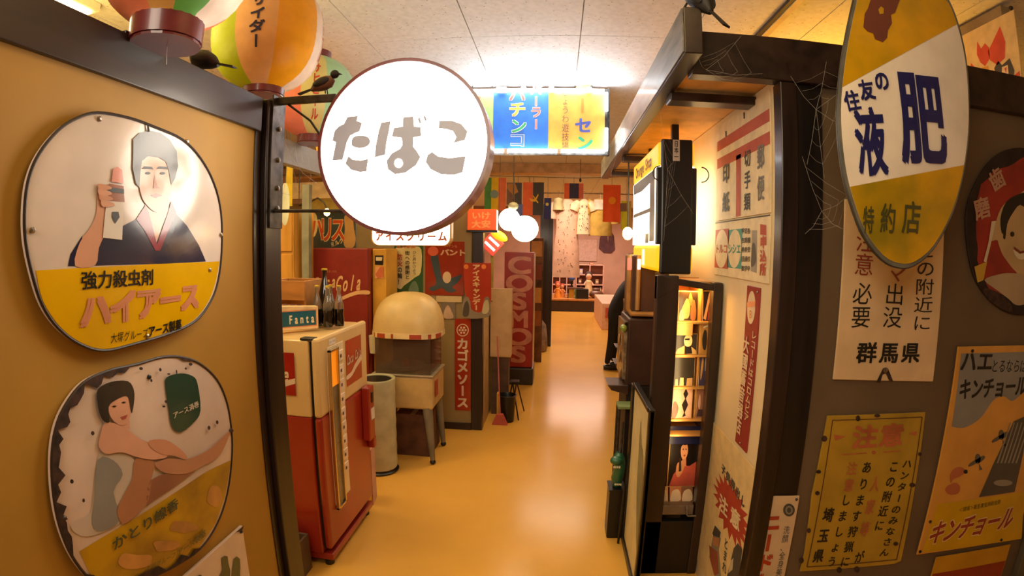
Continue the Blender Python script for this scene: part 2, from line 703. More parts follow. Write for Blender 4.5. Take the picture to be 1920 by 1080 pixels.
yb = [p for p in smooth([(404, 525), (390, 565), (360, 602), (310, 625), (250, 643), (190, 657), (145, 645), (105, 615), (75, 572), (64, 540)], 4, False)]
ins = lambda pts, c, k: [(c[0] + (x - c[0]) * k, c[1] + (y - c[1]) * k) for x, y in pts]
YEL = enamel('e6b400')
fl.pp([(62, 507), (180, 500), (300, 494), (406, 490)] + ins(yb, (235, 520), .975), YEL, 1, 'yellow_band')
NAVY = enamel('1f2645')
fl.pp([(118, 499), (122, 477), (143, 442), (141, 470), (132, 499)], NAVY, 1, 'robe')
fl.pp([(163, 498), (166, 465), (178, 447), (200, 432), (240, 412), (258, 397), (278, 458), (306, 390), (338, 424), (362, 460), (377, 490), (300, 494)], NAVY, 1, 'robe')
fl.pp([(240, 412), (258, 385), (264, 400), (279, 458), (300, 400), (307, 378), (316, 398), (285, 470), (276, 470), (255, 432)], enamel('8d3348'), 2, 'collar')  # collar whose pink red is mostly a reflection put into the colour
fl.pp([(130, 498), (138, 455), (158, 425), (168, 398), (170, 360), (178, 348), (190, 372), (194, 402), (186, 432), (172, 465), (166, 497)], skin, 2, 'arm', 3)
fl.pp([(258, 370), (304, 365), (302, 395), (278, 452), (256, 398)], skin, 1, 'face')
fl.pp([(252, 292), (275, 284), (300, 290), (309, 318), (308, 355), (297, 384), (278, 398), (262, 388), (250, 368), (245, 330)], skin, 3, 'face', 4)
fl.pp([(237, 292), (239, 262), (252, 250), (270, 246), (292, 250), (309, 263), (321, 284), (322, 312), (315, 336), (307, 348), (303, 320), (298, 304), (285, 296), (265, 294), (253, 303), (249, 325), (246, 352), (240, 345), (235, 316)], HAIR, 4, 'hair')
for x in (263, 291):
    fl.pp([(x - 12, 318), (x - 6, 313), (x + 8, 314), (x + 11, 319), (x, 318)], BLK, 4, 'face')
    fl.ep(x, 326, 5, 2.6, BLK, 4, 'face', 12)
fl.pp([(276, 328), (280, 350), (285, 354), (272, 354)], skin2, 4, 'face')
fl.pp([(266, 367), (277, 364), (289, 367), (277, 372)], enamel('9c4a3e'), 4, 'face')
fl.pp([(185, 378), (217, 380), (213, 450), (178, 446)], enamel('e6ddd2'), 4, 'can')
fl.pp([(190, 345), (217, 350), (218, 380), (187, 378)], enamel('9a5a34'), 4, 'can')
fl.pp([(190, 352), (217, 356), (217, 364), (189, 361)], BLK, 5, 'can')
fl.pp([(199, 318), (207, 314), (215, 320), (217, 345), (195, 342)], enamel('d98a72'), 4, 'can')
fl.pp([(195, 398), (206, 398), (208, 408), (200, 420), (194, 408)], BLK, 5, 'can')
for k, (x, y) in enumerate(((176, 352), (176, 362), (178, 372), (181, 383))):
    fl.pp([(x - 6, y - 6), (x + 14, y - 2), (x + 17, y + 4), (x - 3, y + 6)], skin if k % 2 else enamel('cf9679'), 6, 'fingers', 3)
fl.tpx('強力殺虫剤', (140, 526), (274, 519), 34, BLK, bold=.03)
PINK = enamel('d8906c')
fl.tpx('ハイアース', (142, 585), (364, 553), 62, PINK, bold=.075, wf=1.12)
fl.tpx('大塚グループ', (199, 634), (268, 623), 20, BLK, bold=.02)
fl.tpx('アース製薬', (268, 622), (332, 607), 22, BLK, bold=.045)
screws(fl, [fl.px(55, 432), fl.px(408, 440), fl.px(180, 224), fl.px(344, 266), fl.px(385, 506), fl.px(268, 630)], STEEL, s1)
fl.pp([(266, 234), (269, 234), (271, 248), (266, 248)], RUST, 5, 'rust')
fl.flush(s1)
done(s1)

fl = Face((-.985, 0, 0), (0, 1, 0), bulge=lambda u, v: .026 * max(0.0, 1 - ((u - 1.03) / .40) ** 2 - ((v - 1.32) / .36) ** 2))
out2 = smooth([(250, 683), (300, 669), (340, 670), (372, 683), (402, 712), (420, 755), (428, 810), (428, 860), (420, 925), (402, 980),
               (370, 1027), (320, 1060), (255, 1090), (205, 1105), (165, 1085), (130, 1040), (108, 985), (97, 925), (95, 860),
               (103, 805), (122, 760), (155, 718), (200, 695)], 4)
out2 = [fl.px(*p) for p in out2]
s2 = fl.board(out2, enamel('d6bfae'), 'enamel_sign', th=.012, bevel=.004)
rb = MB()
rim(rb, [fl.W(p, .001) for p in out2], .0035)
rb.build('rim', MATS['sign_rim'], s2)
tag(s2, 'rusty rounded enamel sign of a woman hugging her knees beside a green tin', 'sign')
Z = lambda pts: [(x / 3, 720 + y / 3) for x, y in pts]
y2 = mat('worn_yellow_enamel', 'b78d12', rough=.3, var=.15, nscale=7, coat=.4, col2='8a6420')
band = [(143, 1032), (190, 1000), (250, 962), (330, 910), (380, 880), (427, 862)]
fl.pp(smooth(band, 4, False) + ins([(420, 925), (402, 980), (370, 1027), (320, 1060), (255, 1090), (205, 1105), (165, 1085)], (280, 950), .975), y2, 1, 'yellow_band')
blotch = mat('faded_orange', 'c08a48', rough=.4, var=.2, nscale=6)
for c in (((240, 1050), 45, 18), ((330, 985), 34, 16), ((300, 1020), 30, 14), ((395, 930), 20, 22)):
    fl.pp([(c[0][0] + c[1] * math.cos(t) * random.uniform(.6, 1.1), c[0][1] + c[2] * math.sin(t) * random.uniform(.6, 1.1)) for t in [k * .7 for k in range(9)]], blotch, 2, 'faded_patch', 3)
GRN = enamel('2c4636')
fl.pp(Z([(600, 380), (640, 375), (715, 420), (700, 560), (640, 650), (610, 720), (640, 770), (540, 830), (440, 850), (380, 790), (480, 720), (500, 560), (530, 385)]), enamel('c9b9a8'), 2, 'dress', 3)
fl.pp(Z([(520, 420), (600, 420), (650, 500), (600, 600), (640, 750), (540, 820), (490, 780), (500, 640)]), enamel('8f8c86'), 3, 'dress', 3)
fl.pp(Z([(720, 410), (820, 430), (805, 520), (785, 650), (710, 740), (650, 775), (620, 700), (660, 600), (700, 520)]), enamel('b07a58'), 4, 'legs', 3)
fl.pp(Z([(800, 530), (960, 480), (1060, 470), (980, 535), (900, 590), (800, 655), (778, 670)]), enamel('96644a'), 4, 'legs', 3)
fl.pp(Z([(820, 440), (900, 410), (1000, 415), (1120, 370), (1200, 310), (1265, 262), (1252, 310), (1212, 380), (1160, 425), (1100, 450), (1000, 495), (880, 490)]), enamel('b98464'), 5, 'legs', 3)
fl.pp(Z([(560, 215), (640, 222), (690, 260), (760, 310), (870, 345), (890, 400), (800, 415), (720, 400), (640, 375), (560, 385), (522, 340), (535, 275)]), skin, 6, 'torso', 3)
fl.pp(Z([(790, 310), (880, 305), (960, 355), (1000, 400), (985, 414), (930, 395), (860, 385), (800, 350)]), enamel('c98f70'), 7, 'hand', 3)
fl.pp(Z([(640, 190), (690, 190), (690, 250), (640, 235)]), skin, 6, 'face')
fl.pp(Z([(580, 110), (640, 62), (690, 75), (698, 140), (682, 200), (650, 226), (608, 205), (585, 165)]), skin, 7, 'face', 4)
fl.pp(Z([(530, 25), (600, -15), (690, -20), (720, 30), (716, 100), (700, 160), (692, 100), (680, 62), (620, 85), (580, 125), (582, 205), (553, 205), (532, 165), (522, 90)]), HAIR, 8, 'hair', 3)
for x, y in ((610, 122), (662, 100)):
    fl.pp(Z([(x - 14, y), (x, y - 7), (x + 14, y - 4), (x, y + 4)]), BLK, 8, 'face')
fl.pp(Z([(640, 180), (680, 165), (668, 188), (650, 194)]), enamel('a84e42'), 8, 'face')
fl.pp([(300, 722), (304, 706), (330, 699), (352, 704), (361, 718), (364, 768), (350, 790), (325, 808), (309, 800), (304, 770)], GRN, 4, 'tin', 3)
fl.tpx('アース渦巻', (309, 778), (360, 755), 13, enamel('e0d4bc'), lay=6, bold=.03)
fl.tpx('かとり線香', (198, 1020), (318, 938), 25, enamel('46503c'), lay=6, bold=.04)
fl.tpx('アース製薬', (320, 1036), (376, 996), 16, enamel('565636'), lay=6, bold=.04)
fl.tpx('大塚グループ', (262, 1066), (318, 1036), 13, enamel('565636'), lay=6, bold=.01)
rust_edge(fl, out2, dens=.9, depth=.03, seed=4, rng=(.38, .98))
rust_edge(fl, out2, dens=.35, depth=.01, seed=9)
rd = random.Random(3)
for x, y in ((272, 712), (290, 692), (305, 700), (320, 696), (338, 690), (348, 682), (297, 751), (292, 760), (377, 800), (394, 790), (115, 970), (425, 806), (200, 720), (255, 690), (163, 810), (125, 900), (145, 935)):
    fl.ep(x, y, rd.uniform(1.5, 4), rd.uniform(1.5, 4.5), RUST, 9, 'rust', 8)
screws(fl, [fl.px(272, 706), fl.px(115, 970), fl.px(425, 806)], DKSTEEL, s2)
fl.flush(s2)
done(s2)

fl = Face((-.985, 0, 0), (0, 1, 0))
a = fl.px(455, 985)
ol = [(a[0] - .62, a[1] - .55), (a[0] - .01, a[1] - .55), a, (a[0] - .62, a[1] + .0)]
s3 = fl.board(ol, enamel('d9c2ae'), 'enamel_sign', th=.012, bevel=.003)
tag(s3, 'white enamel sign with dark green letters at the foot of the left partition', 'sign')
fl.pp([(414, 1046), (420, 1042), (426, 1043), (428, 1058), (431, 1070), (430, 1090), (412, 1110), (410, 1080), (416, 1068)], GRN, 2, 'lettering')
fl.pp([(437, 1048), (443, 1043), (449, 1048), (450, 1062), (449, 1085), (447, 1110), (432, 1110), (434, 1075)], GRN, 2, 'lettering')
fl.pp([(368, 1080), (375, 1077), (382, 1084), (380, 1110), (362, 1110)], GRN, 2, 'lettering')
screws(fl, [(a[0] - .015, a[1] - .015)], DKSTEEL, s3)
fl.pp([(455, 985), (452, 995), (440, 998), (432, 1006)], RUST, 5, 'rust')
fl.flush(s3)
done(s3)

# ------------------------------------------------------------------ round lit sign between the stalls
tb = thing('round_lightbox_sign', 'big round glowing white sign with glare-greyed letters and maroon rim on the left post', 'sign')
tc = Vector((-.490, 1.62, 2.219))
TR = .286
MAROON = mat('maroon_paint', '6c2628', rough=.35, var=.12, coat=.4)
mb = MB()
N = 64
vs, fs = [], []
for r_, y_ in ((TR, -.05), (TR, .05), (TR - .011, .05), (TR - .011, -.05)):
    for k in range(N):
        vs.append((tc.x + r_ * math.cos(2 * PI * k / N), tc.y + y_, tc.z + r_ * math.sin(2 * PI * k / N)))
for q in range(4):
    for k in range(N):
        fs.append((q * N + k, q * N + (k + 1) % N, ((q + 1) % 4) * N + (k + 1) % N, ((q + 1) % 4) * N + k))
mb.add(vs, fs).build('casing', MAROON, tb, smooth=True)
glow = mat('glowing_acrylic', 'ffffff', rough=.3, var=0, emit=11, ecol='fff2e0')
glow_let = mat('letter_film', '8b8580', rough=.4, var=.05, emit=.28, ecol='c8c4cc')  # dark letters; the grey and emission put the sign's glare into them
for sy, nm in ((-.044, 'face_panel'), (.044, 'face_panel')):
    MB().lathe([(TR - .011, -.002), (TR - .011, .002)], (tc.x, tc.y + sy, tc.z), 64, 'y').build(nm, glow, tb)
ft = Face((0, tc.y - .0475, 0), (1, 0, 0))
Z4 = lambda pts: [(480 + x / 3, y / 3) for x, y in pts]
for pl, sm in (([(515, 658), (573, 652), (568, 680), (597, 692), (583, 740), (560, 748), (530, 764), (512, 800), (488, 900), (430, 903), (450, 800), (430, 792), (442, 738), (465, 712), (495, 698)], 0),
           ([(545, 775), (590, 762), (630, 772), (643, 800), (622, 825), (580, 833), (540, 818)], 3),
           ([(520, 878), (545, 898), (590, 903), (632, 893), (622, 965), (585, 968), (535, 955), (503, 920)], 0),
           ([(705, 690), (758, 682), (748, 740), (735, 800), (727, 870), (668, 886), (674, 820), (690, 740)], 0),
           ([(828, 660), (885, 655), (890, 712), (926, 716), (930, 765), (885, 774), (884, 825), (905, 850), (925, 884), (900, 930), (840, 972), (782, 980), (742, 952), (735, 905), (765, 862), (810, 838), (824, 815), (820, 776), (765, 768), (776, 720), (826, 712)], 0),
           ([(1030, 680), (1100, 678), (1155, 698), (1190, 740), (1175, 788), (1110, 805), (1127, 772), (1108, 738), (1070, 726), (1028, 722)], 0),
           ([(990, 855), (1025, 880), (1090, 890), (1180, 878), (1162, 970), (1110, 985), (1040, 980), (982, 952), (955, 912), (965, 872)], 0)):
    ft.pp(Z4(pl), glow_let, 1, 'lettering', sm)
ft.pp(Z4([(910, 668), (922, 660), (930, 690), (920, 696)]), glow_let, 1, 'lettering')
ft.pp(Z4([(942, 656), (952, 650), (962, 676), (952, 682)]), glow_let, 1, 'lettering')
ft.pp(Z4([(803 + 24 * math.cos(k * .5), 918 + 26 * math.sin(k * .5)) for k in range(12)]), glow, 2, 'lettering')
ft.flush(tb)
mb = MB()
mb.bar((-1.0, 1.635, 2.408), (-.745, 1.635, 2.404), .018, .026)
mb.build('upper_arm', DKSTEEL, tb, bevel=.002)
MB().tube([(-.975, 1.635, 2.02), (-.85, 1.635, 2.018), (-.70, 1.635, 2.015)], .006).build('lower_arm', DKSTEEL, tb, smooth=True)
MB().tube([(-.93, 1.635, 2.395), (-.84, 1.635, 2.33), (-.78, 1.635, 2.25)], .004).build('stay_cable', BLACK, tb, smooth=True)
wpl = MB().box(-.975, -.968, 1.60, 1.685, 1.96, 2.425).build('wall_plate', mat('worn_steel_plate', '585450', rough=.35, metal=.8, var=.3, nscale=22, bump=.3), tb, bevel=.001)
for zz in (2.31, 2.20, 2.10, 2.03):
    MB().lathe([(.009, 0), (.009, .006), (.005, .009)], (-.968, 1.645, zz), 10, 'x').build('bolt', STEEL, wpl, smooth=True)
done(tb)


# ------------------------------------------------------------------ paper lanterns
class Round(Face):
    def __init__(s, c, a0, R):
        s.c, s.a0, s.R = Vector(c), a0, R
        s.d = {}
        s.bulge = None

    def W(s, uv, off=0.):
        a = s.a0 + uv[0] / s.R(0)
        r = s.R(uv[1]) + .001 + off
        return s.c + Vector((r * math.cos(a), r * math.sin(a), uv[1]))


def lantern(label, c, r, h, gores, caph=.035, capr=.4, text=None, line=None, group='paper lanterns over the stalls'):
    t = thing('paper_lantern', label, 'lantern', group)
    R = lambda z: r * (max(.02, 1 - abs(z / (h / 2)) ** 2.6)) ** .5 * .82 + r * .18 if abs(z) < h / 2 else r * .3
    RR = lambda z: max(capr * r, r * (max(0.0, 1 - (abs(z) / (h / 2 * 1.04)) ** 2.6)) ** .5)
    toward = math.atan2(-c[1], -c[0])
    m = 34
    for (a0, a1, mt) in gores:
        mb = MB()
        k = max(3, int((a1 - a0) / 6))
        vs = []
        for j in range(m + 1):
            z = -h / 2 + h * j / m
            rr = RR(z) * (1 - (.008 if j % 2 else 0))
            for i in range(k + 1):
                a = toward + math.radians(a0 + (a1 - a0) * i / k)
                vs.append((c[0] + rr * math.cos(a), c[1] + rr * math.sin(a), c[2] + z))
        fs = [(j * (k + 1) + i, j * (k + 1) + i + 1, (j + 1) * (k + 1) + i + 1, (j + 1) * (k + 1) + i) for j in range(m) for i in range(k)]
        mb.add(vs, fs)
        mb.build('paper_panel', mt, t, smooth=True)
    for s_ in (-1, 1):
        z0 = c[2] + s_ * h / 2
        MB().lathe([(capr * r * 1.04, -caph / 2), (capr * r * 1.06, caph / 2), (capr * r * .9, caph / 2), (capr * r * .9, -caph / 2)],
                   (c[0], c[1], z0 + s_ * caph * .3), 24).build('cap_ring', MAROON, t, smooth=True)
    MB().lathe([(capr * r * 1.0, 0), (capr * r * 1.0, .006)], (c[0], c[1], c[2] - h / 2 - caph * .80 - .0075), 20).build('cap_bottom', MAROON, t)
    f = Round(c, toward, RR)
    for (st, a, z0, z1, wd, mt) in (text or []):
        u = math.radians(a) * RR(0)
        f.vtext(st, (u, z0), (u + .0001, z1), wd, mt, lay=1.5, bold=.045)
    f.flush(t)
    MB().tube([(c[0], c[1], c[2] + h / 2), (c[0], c[1], CEIL - .01)], .0015, 5).build('hanging_wire', DKSTEEL, t)
    if line:
        MB().tube([(c[0], c[1], c[2] - h / 2), (c[0] + .01, c[1], c[2] - h / 2 - line)], .0008, 5).build('thread', mat('nylon', 'd8d0c0'), t)
    return done(t)


def lpaper(nm, h, e=.0):
    return mat('lantern_' + nm, h, rough=.5, var=.03, nscale=20, bump=.5, emit=e)


LG, LC, LY, LW = lpaper('leaf_green', 'a8bc10'), lpaper('cream', 'eab67c'), lpaper('yellow', 'f0a808'), lpaper('white', 'eedccc')
LS, LM, LO, LT, LK = lpaper('salmon', 'f0846a'), lpaper('mint', 'a8d8b0'), lpaper('orange', 'e8805a'), lpaper('gold', 'd8a458'), lpaper('green', '62b450')
INK = mat('lantern_ink', '2c2848', rough=.5)
RED = mat('lantern_red', 'c8402c', rough=.5)
lantern('yellow, green and cream paper lantern with dark blue letters above the left post', (-1.17, 1.85, 2.765), .228, .47,
        [(-100, -33, LG), (-33, 8, LC), (8, 56, LY), (56, 110, LW), (110, 180, LG), (180, 260, LY)], caph=.03, capr=.36,
        text=[('三ツ矢サイダー', -11, .235, -.135, .062, INK), ('アップル', 78, .12, -.12, .035, RED)])
lantern('orange, gold and green paper lantern with a thread, largest and cut off at the top', (-.925, 1.0, 2.655), .20, .44,
        [(-110, -30, LO), (-30, 5, LT), (5, 42, LK), (42, 100, LW), (100, 180, LO), (180, 250, LT)], caph=.055, capr=.43, line=.10)
lantern('salmon, straw and mint paper lantern with red letters behind the round lit sign', (-1.32, 2.6, 2.715), .225, .44,
        [(-105, -18, LS), (-18, 16, lpaper('straw', 'd8cc88')), (16, 105, LM), (105, 255, LS)], caph=.045, capr=.35,
        text=[('アサヒビール', 2, .19, -.17, .045, RED)])
lantern('amber paper lantern low behind the lit round sign, mostly hidden by it', (-1.52, 3.5, 2.63), .2, .36,
        [(-180, -60, LY), (-60, 0, lpaper('amber', 'f0b048')), (0, 60, LC), (60, 180, LY)], text=[('王', -22, .02, -.07, .06, RED)])

# ------------------------------------------------------------------ signs on the right partition
WH = enamel('d8b98a')
fr = Face((0, 1.985, 0), (1, 0, 0))
q = [fr.px(*p) for p in ((1583, 440), (1562, 712), (1750, 716), (1772, 440))]
ol = [q[1], q[2], (q[3][0] - .005, 2.13), (q[0][0], 2.13)]
g = fr.board(ol, enamel('dfbf92'), 'warning_sign', th=.01, bevel=.004)
tag(g, 'tall cream sign with black and red characters half hidden by the leaf-shaped sign', 'sign')
RD = enamel('8e2f24')
fr.vpx('この附近に', (1737, 452), (1727, 622), 37, BLK, bold=.012, hf=.95)
fr.vpx('クマ', (1690, 450), (1677, 530), 40, RD, bold=.012)
fr.vpx('出没', (1679, 530), (1671, 616), 38, BLK, bold=.012)
fr.vpx('注意', (1624, 430), (1618, 518), 38, RD, bold=.012)
fr.vpx('必要', (1618, 528), (1612, 616), 38, BLK, bold=.012)
fr.tpx('群馬県', (1603, 661), (1727, 661), 40, BLK, bold=.04, wf=.9)
fr.pp([(1642, 716), (1650, 700), (1655, 690), (1664, 690), (1669, 702), (1674, 715), (1666, 713), (1660, 700), (1654, 702), (1650, 716)], RUST, 4, 'rust')
screws(fr, [fr.px(1660, 694)], STEEL, g, .012)
fr.flush(g)
done(g)

fr = Face((0, 1.985, 0), (1, 0, 0))
ol = [fr.px(*p) for p in ((1552, 780), (1736, 773), (1690, 1052), (1676, 1058), (1500, 1072), (1508, 1040), (1522, 930))]
g = fr.board(ol, mat('mustard_enamel', 'ad8a2c', rough=.3, var=.08, nscale=6, coat=.3), 'warning_sign', th=.01, bevel=.003)
tag(g, 'chipped mustard yellow sign with black handwritten columns and faded red heading', 'sign')
FR = mat('faded_red_enamel', 'b0603a', rough=.4, var=.12)
fr.tpx('注意', (1596, 820), (1696, 814), 44, FR, bold=.05, wf=.95)
fr.pp([(1563, 815), (1585, 818), (1566, 826)], FR, 2)
fr.pp([(1719, 808), (1702, 813), (1718, 817)], FR, 2)
for aa, bb in (((1578, 851), (1625, 848)), ((1655, 847), (1688, 844))):
    fr.pp([aa, bb, (bb[0], bb[1] + 2), (aa[0], aa[1] + 2)], FR, 2)
fr.ep(1638, 848, 4, 3.5, FR, 2)
fr.vpx('ハンターのみなさん', (1703, 858), (1655, 1045), 18, BLK, bold=.03, hf=.8)
fr.vpx('この附近に', (1679, 860), (1645, 998), 18, BLK, bold=.03, hf=.8)
fr.vpx('人家等', (1645, 885), (1616, 1012), 17, FR, bold=.03, hf=.7)
fr.vpx('が', (1613, 1030), (1609, 1058), 18, BLK, bold=.03, hf=.8)
fr.vpx('あります狩猟に', (1628, 860), (1581, 1066), 18, BLK, bold=.03, hf=.75)
fr.vpx('注意', (1600, 862), (1588, 925), 19, FR, bold=.03, hf=.8)
fr.vpx('しましょう', (1589, 922), (1556, 1066), 18, BLK, bold=.03, hf=.75)
fr.vpx('埼玉県', (1557, 945), (1530, 1060), 20, BLK, bold=.045, hf=.7)
for (x, y) in ((1608, 784), (1644, 779), (1724, 851), (1710, 909), (1679, 1019), (1532, 924), (1516, 994), (1502, 1050), (1573, 1068), (1606, 1067), (1534, 884), (1545, 822)):
    fr.ep(x, y, rd.uniform(3, 6), rd.uniform(3, 6), RUST, 4, 'rust', 9)
lnm = mat('brown_line', '5c3a1c')
for aa, bb in (((1560, 787), (1728, 781)), ((1560, 787), (1512, 1062)), ((1728, 781), (1680, 1048)), ((1512, 1062), (1680, 1048))):
    fr.pp([aa, bb, (bb[0] + 1.6, bb[1] + 1.6), (aa[0] + 1.6, aa[1] + 1.6)], lnm, 2)
fr.flush(g)
done(g)

# insect spray sign with flies
fr = Face((0, 1.98, 0), (1, 0, 0))
c0, c1, c2 = fr.px(1797, 650), fr.px(1719, 1041), fr.px(1906, 1014)
ol = [c1, (c2[0], c1[1] - .005), (c2[0] - .01, c0[1] + .0), c0]
g = fr.board(ol, enamel('cf9440'), 'enamel_sign', th=.01, bevel=.004)
tag(g, 'ochre enamel sign with flies, a spray can and red slanting letters on a yellow foot', 'sign')
X0, X1, Y0, Y1 = c0[0], c2[0], c1[1], c0[1]
uv = lambda a, b: (X0 + (X1 - X0) * a, Y1 + (Y0 - Y1) * b)
GB = enamel('82807a')
fr.poly([uv(.03, .03), uv(.97, .03)] + smooth([uv(.97, .22), uv(.85, .24), uv(.72, .22), uv(.60, .26), uv(.5, .235), uv(.40, .25), uv(.3, .33), uv(.16, .37), uv(.04, .36)], 4, False), GB, 1, 'cloud')
fr.tpx('ハエ', (1800, 677), (1862, 677), 42, BLK, bold=.04, wf=1)
fr.tpx('とるならば', (1858, 686), (1925, 686), 26, BLK, bold=.02)
fr.tpx('キンチョール', (1798, 730), (1924, 722), 40, BLK, bold=.04, wf=1.05)
YB = enamel('c99c12')
fr.pp([(1757, 945), (1920, 922), (1915, 1010), (1729, 1036)], YB, 1, 'yellow_band')
fr.tpx('キンチョール', (1744, 1000), (1900, 968), 44, enamel('e8c890'), lay=2, bold=.08, wf=1.05, slant=.25)
fr.tpx('キンチョール', (1744, 1000), (1900, 968), 42, enamel('8f3020'), lay=3, bold=.045, wf=1.05, slant=.25)
fr.tpx('＜環境＞衛生害虫用殺虫剤', (1798, 956), (1876, 940), 9, BLK, bold=.01)
FLY = enamel('5b5346')
for (x, y, r_) in ((1877, 815, 12), (1833, 860, 12)):
    fr.ep(x, y, r_ * .45, r_ * .8, FLY, 2, 'fly', 12)
    fr.pp([(x, y), (x - r_ * 1.3, y + 9), (x - r_ * 1.4, y + 15), (x - 2, y + 8)], FLY, 2, 'fly', 3)
    fr.pp([(x, y), (x + r_ * .9, y - 6), (x + r_ * 1.1, y - 1), (x + 2, y + 8)], FLY, 2, 'fly', 3)
    fr.pp([(x + 2, y + 8), (x + 9, y + 20), (x + 3, y + 22)], FLY, 2, 'fly')
AR = enamel('b0603c')
fr.pp([(1781, 890), (1790, 878), (1803, 876), (1810, 884), (1800, 893), (1788, 898), (1782, 905)], AR, 2, 'drawn_nozzle', 3)
fr.ep(1810, 884, 4, 4, BLK, 3, 'drawn_nozzle', 10)
fr.pp([(1775, 912), (1790, 905), (1800, 912), (1796, 925), (1780, 927), (1772, 920)], AR, 2, 'drawn_nozzle', 3)
CANG = enamel('4a443c')
CANL = enamel('8c8474')
fr.pp([(1835, 932), (1862, 870), (1900, 790), (1922, 780), (1925, 800), (1918, 850), (1902, 922)], CANG, 2, 'drawn_can')
for k in range(6):
    x = 1885 + k * 7
    fr.pp([(x + 8, 792), (x + 10, 792), (x - 14, 868), (x - 17, 868)], CANL, 3, 'drawn_can')
fr.ep(1880, 905, 18, 6, CANL, 3, 'drawn_can', 16)
screws(fr, [fr.px(1823, 658), fr.px(1744, 978), fr.px(1877, 1012), fr.px(1725, 1034)], DKSTEEL, g, .008)
fr.flush(g)
done(g)

# sign below it, only its top edge in view
fr = Face((0, 1.985, 0), (1, 0, 0))
t0 = fr.px(1830, 1040)
ol = [(X0 + .12, -.02 + .15), (X1 - .03, .15), (X1 - .03, Y0 - .035), (X0 + .12, Y0 - .035)]
g = fr.board(ol, enamel('c08a1c'), 'enamel_sign', th=.008, bevel=.002)
tag(g, 'yellow and red enamel sign at the foot of the right partition below the fly sign', 'sign')
fr.rect(X0 + .125, X1 - .035, .16, Y0 - .13, enamel('8e2a1c'), 1, 'red_field')
fr.flush(g)
done(g)

# round red sign with a grinning boy
fr = Face((0, 1.98, 0), (1, 0, 0))
cc = (2.19, 2.05)
ol = [(cc[0] + .385 * math.cos(t) * (1 + .012 * math.sin(7 * t)), cc[1] + .385 * math.sin(t)) for t in [2 * PI * k / 56 for k in range(56)]]
RB = mat('aged_red_enamel', '8e241a', rough=.35, var=.14, nscale=7, coat=.3)
g = fr.board(ol, mat('black_rusted_enamel', '241712', rough=.6, var=.3, nscale=14, bump=.3), 'round_enamel_sign', th=.012, bevel=.004)
tag(g, 'round red enamel sign with a grinning boy holding a brush and a rusted black rim', 'sign')
ins_ = []
for k in range(44):
    t = 2 * PI * k / 44
    rr = .335 + .018 * math.sin(5 * t + 1) + rd.uniform(-.008, .008)
    ins_.append((cc[0] + rr * math.cos(t), cc[1] + rr * math.sin(t)))
fr.poly(ins_, RB, 1, 'red_field')
SKN = enamel('b89868')
fr.pp([(1866, 430), (1872, 400), (1885, 380), (1905, 370), (1925, 368), (1925, 520), (1905, 510), (1888, 490), (1876, 470)], SKN, 2, 'face', 3)
fr.pp([(1878, 440), (1875, 410), (1885, 380), (1905, 366), (1930, 362), (1930, 395), (1912, 384), (1898, 400), (1888, 420), (1884, 448)], BLK, 3, 'hair', 3)
fr.ep(1897, 439, 4, 5, BLK, 4, 'face', 10)
fr.pp([(1899, 466), (1910, 474), (1925, 472), (1925, 484), (1910, 486), (1902, 478)], enamel('d8c8a8'), 4, 'face', 3)
fr.pp([(1900, 462), (1912, 471), (1926, 468), (1926, 472), (1911, 476), (1899, 467)], enamel('7e2b20'), 5, 'face')
fr.pp([(1862, 418), (1869, 416), (1872, 432), (1880, 440), (1876, 452), (1866, 450), (1858, 450)], SKN, 4, 'hand', 3)
fr.pp([(1858, 415), (1866, 414), (1856, 460), (1848, 492), (1843, 490), (1852, 455)], enamel('c8b898'), 5, 'brush')
fr.pp([(1826, 500), (1850, 490), (1843, 525), (1832, 530)], enamel('b8902c'), 4, 'tin')
fr.pp([(1845, 525), (1870, 515), (1895, 512), (1925, 520), (1925, 565), (1905, 572), (1890, 560), (1870, 545)], enamel('a89070'), 3, 'shirt', 3)
for ch, x, y, rt in (('歯', 1868, 336, .55), ('磨', 1840, 390, .3)):
    fr.char(ch, fr.px(x, y), .10, .10, enamel('b08468'), 4, .04, rt)
fr.pp([(1842, 540), (1870, 548), (1892, 568), (1897, 585), (1870, 575), (1850, 558)], RUST, 5, 'rust', 3)
fr.flush(g)
done(g)

# upper right poster of two painted figures (plain generic shapes)
fw = Face((2.195, 0, 0), (0, -1, 0))
q = [fw.px(*p) for p in ((1802, 68), (1900, 18), (1916, 168), (1822, 150))]
u0, u1 = q[0][0], q[1][0]
v1 = q[0][1]
v0 = 2.62
g = fw.board([(u0, v0), (u1, v0), (u1, v1), (u0, v1)], paper('d8bc86'), 'poster', th=.004, bevel=0)
tag(g, 'pale poster of jagged red, black and cream shapes on the high right wall', 'poster')
LW_, LH = u1 - u0, v1 - v0
U = lambda pts: [(u0 + LW_ * a, v0 + LH * b) for a, b in pts]
PR, PB, PC, PY = paper('c8442c'), paper('3c3838'), paper('ead0a0'), paper('d89a30')
fw.poly(U([(.30, .86), (.36, .76), (.44, .80), (.5, .74), (.5, .62), (.40, .56), (.32, .62), (.27, .72)]), PR, 1)
fw.poly(U([(.48, .70), (.74, .90), (.80, .72), (.76, .56), (.62, .52), (.50, .60)]), PR, 1)
fw.poly(U([(.34, .56), (.46, .55), (.48, .38), (.38, .34), (.33, .44)]), PY, 1)
fw.poly(U([(.16, .34), (.40, .36), (.44, .44), (.56, .46), (.5, .34), (.30, .28)]), PC, 2)
fw.poly(U([(.14, .66), (.22, .58), (.18, .44), (.10, .52)]), PR, 1)
fw.poly(U([(.56, .50), (.64, .56), (.70, .50), (.84, .54), (.90, .40), (.84, .26), (.72, .22), (.62, .30)]), PB, 1)
fw.poly(U([(.70, .48), (.80, .48), (.80, .38), (.72, .34), (.68, .40)]), PC, 2)
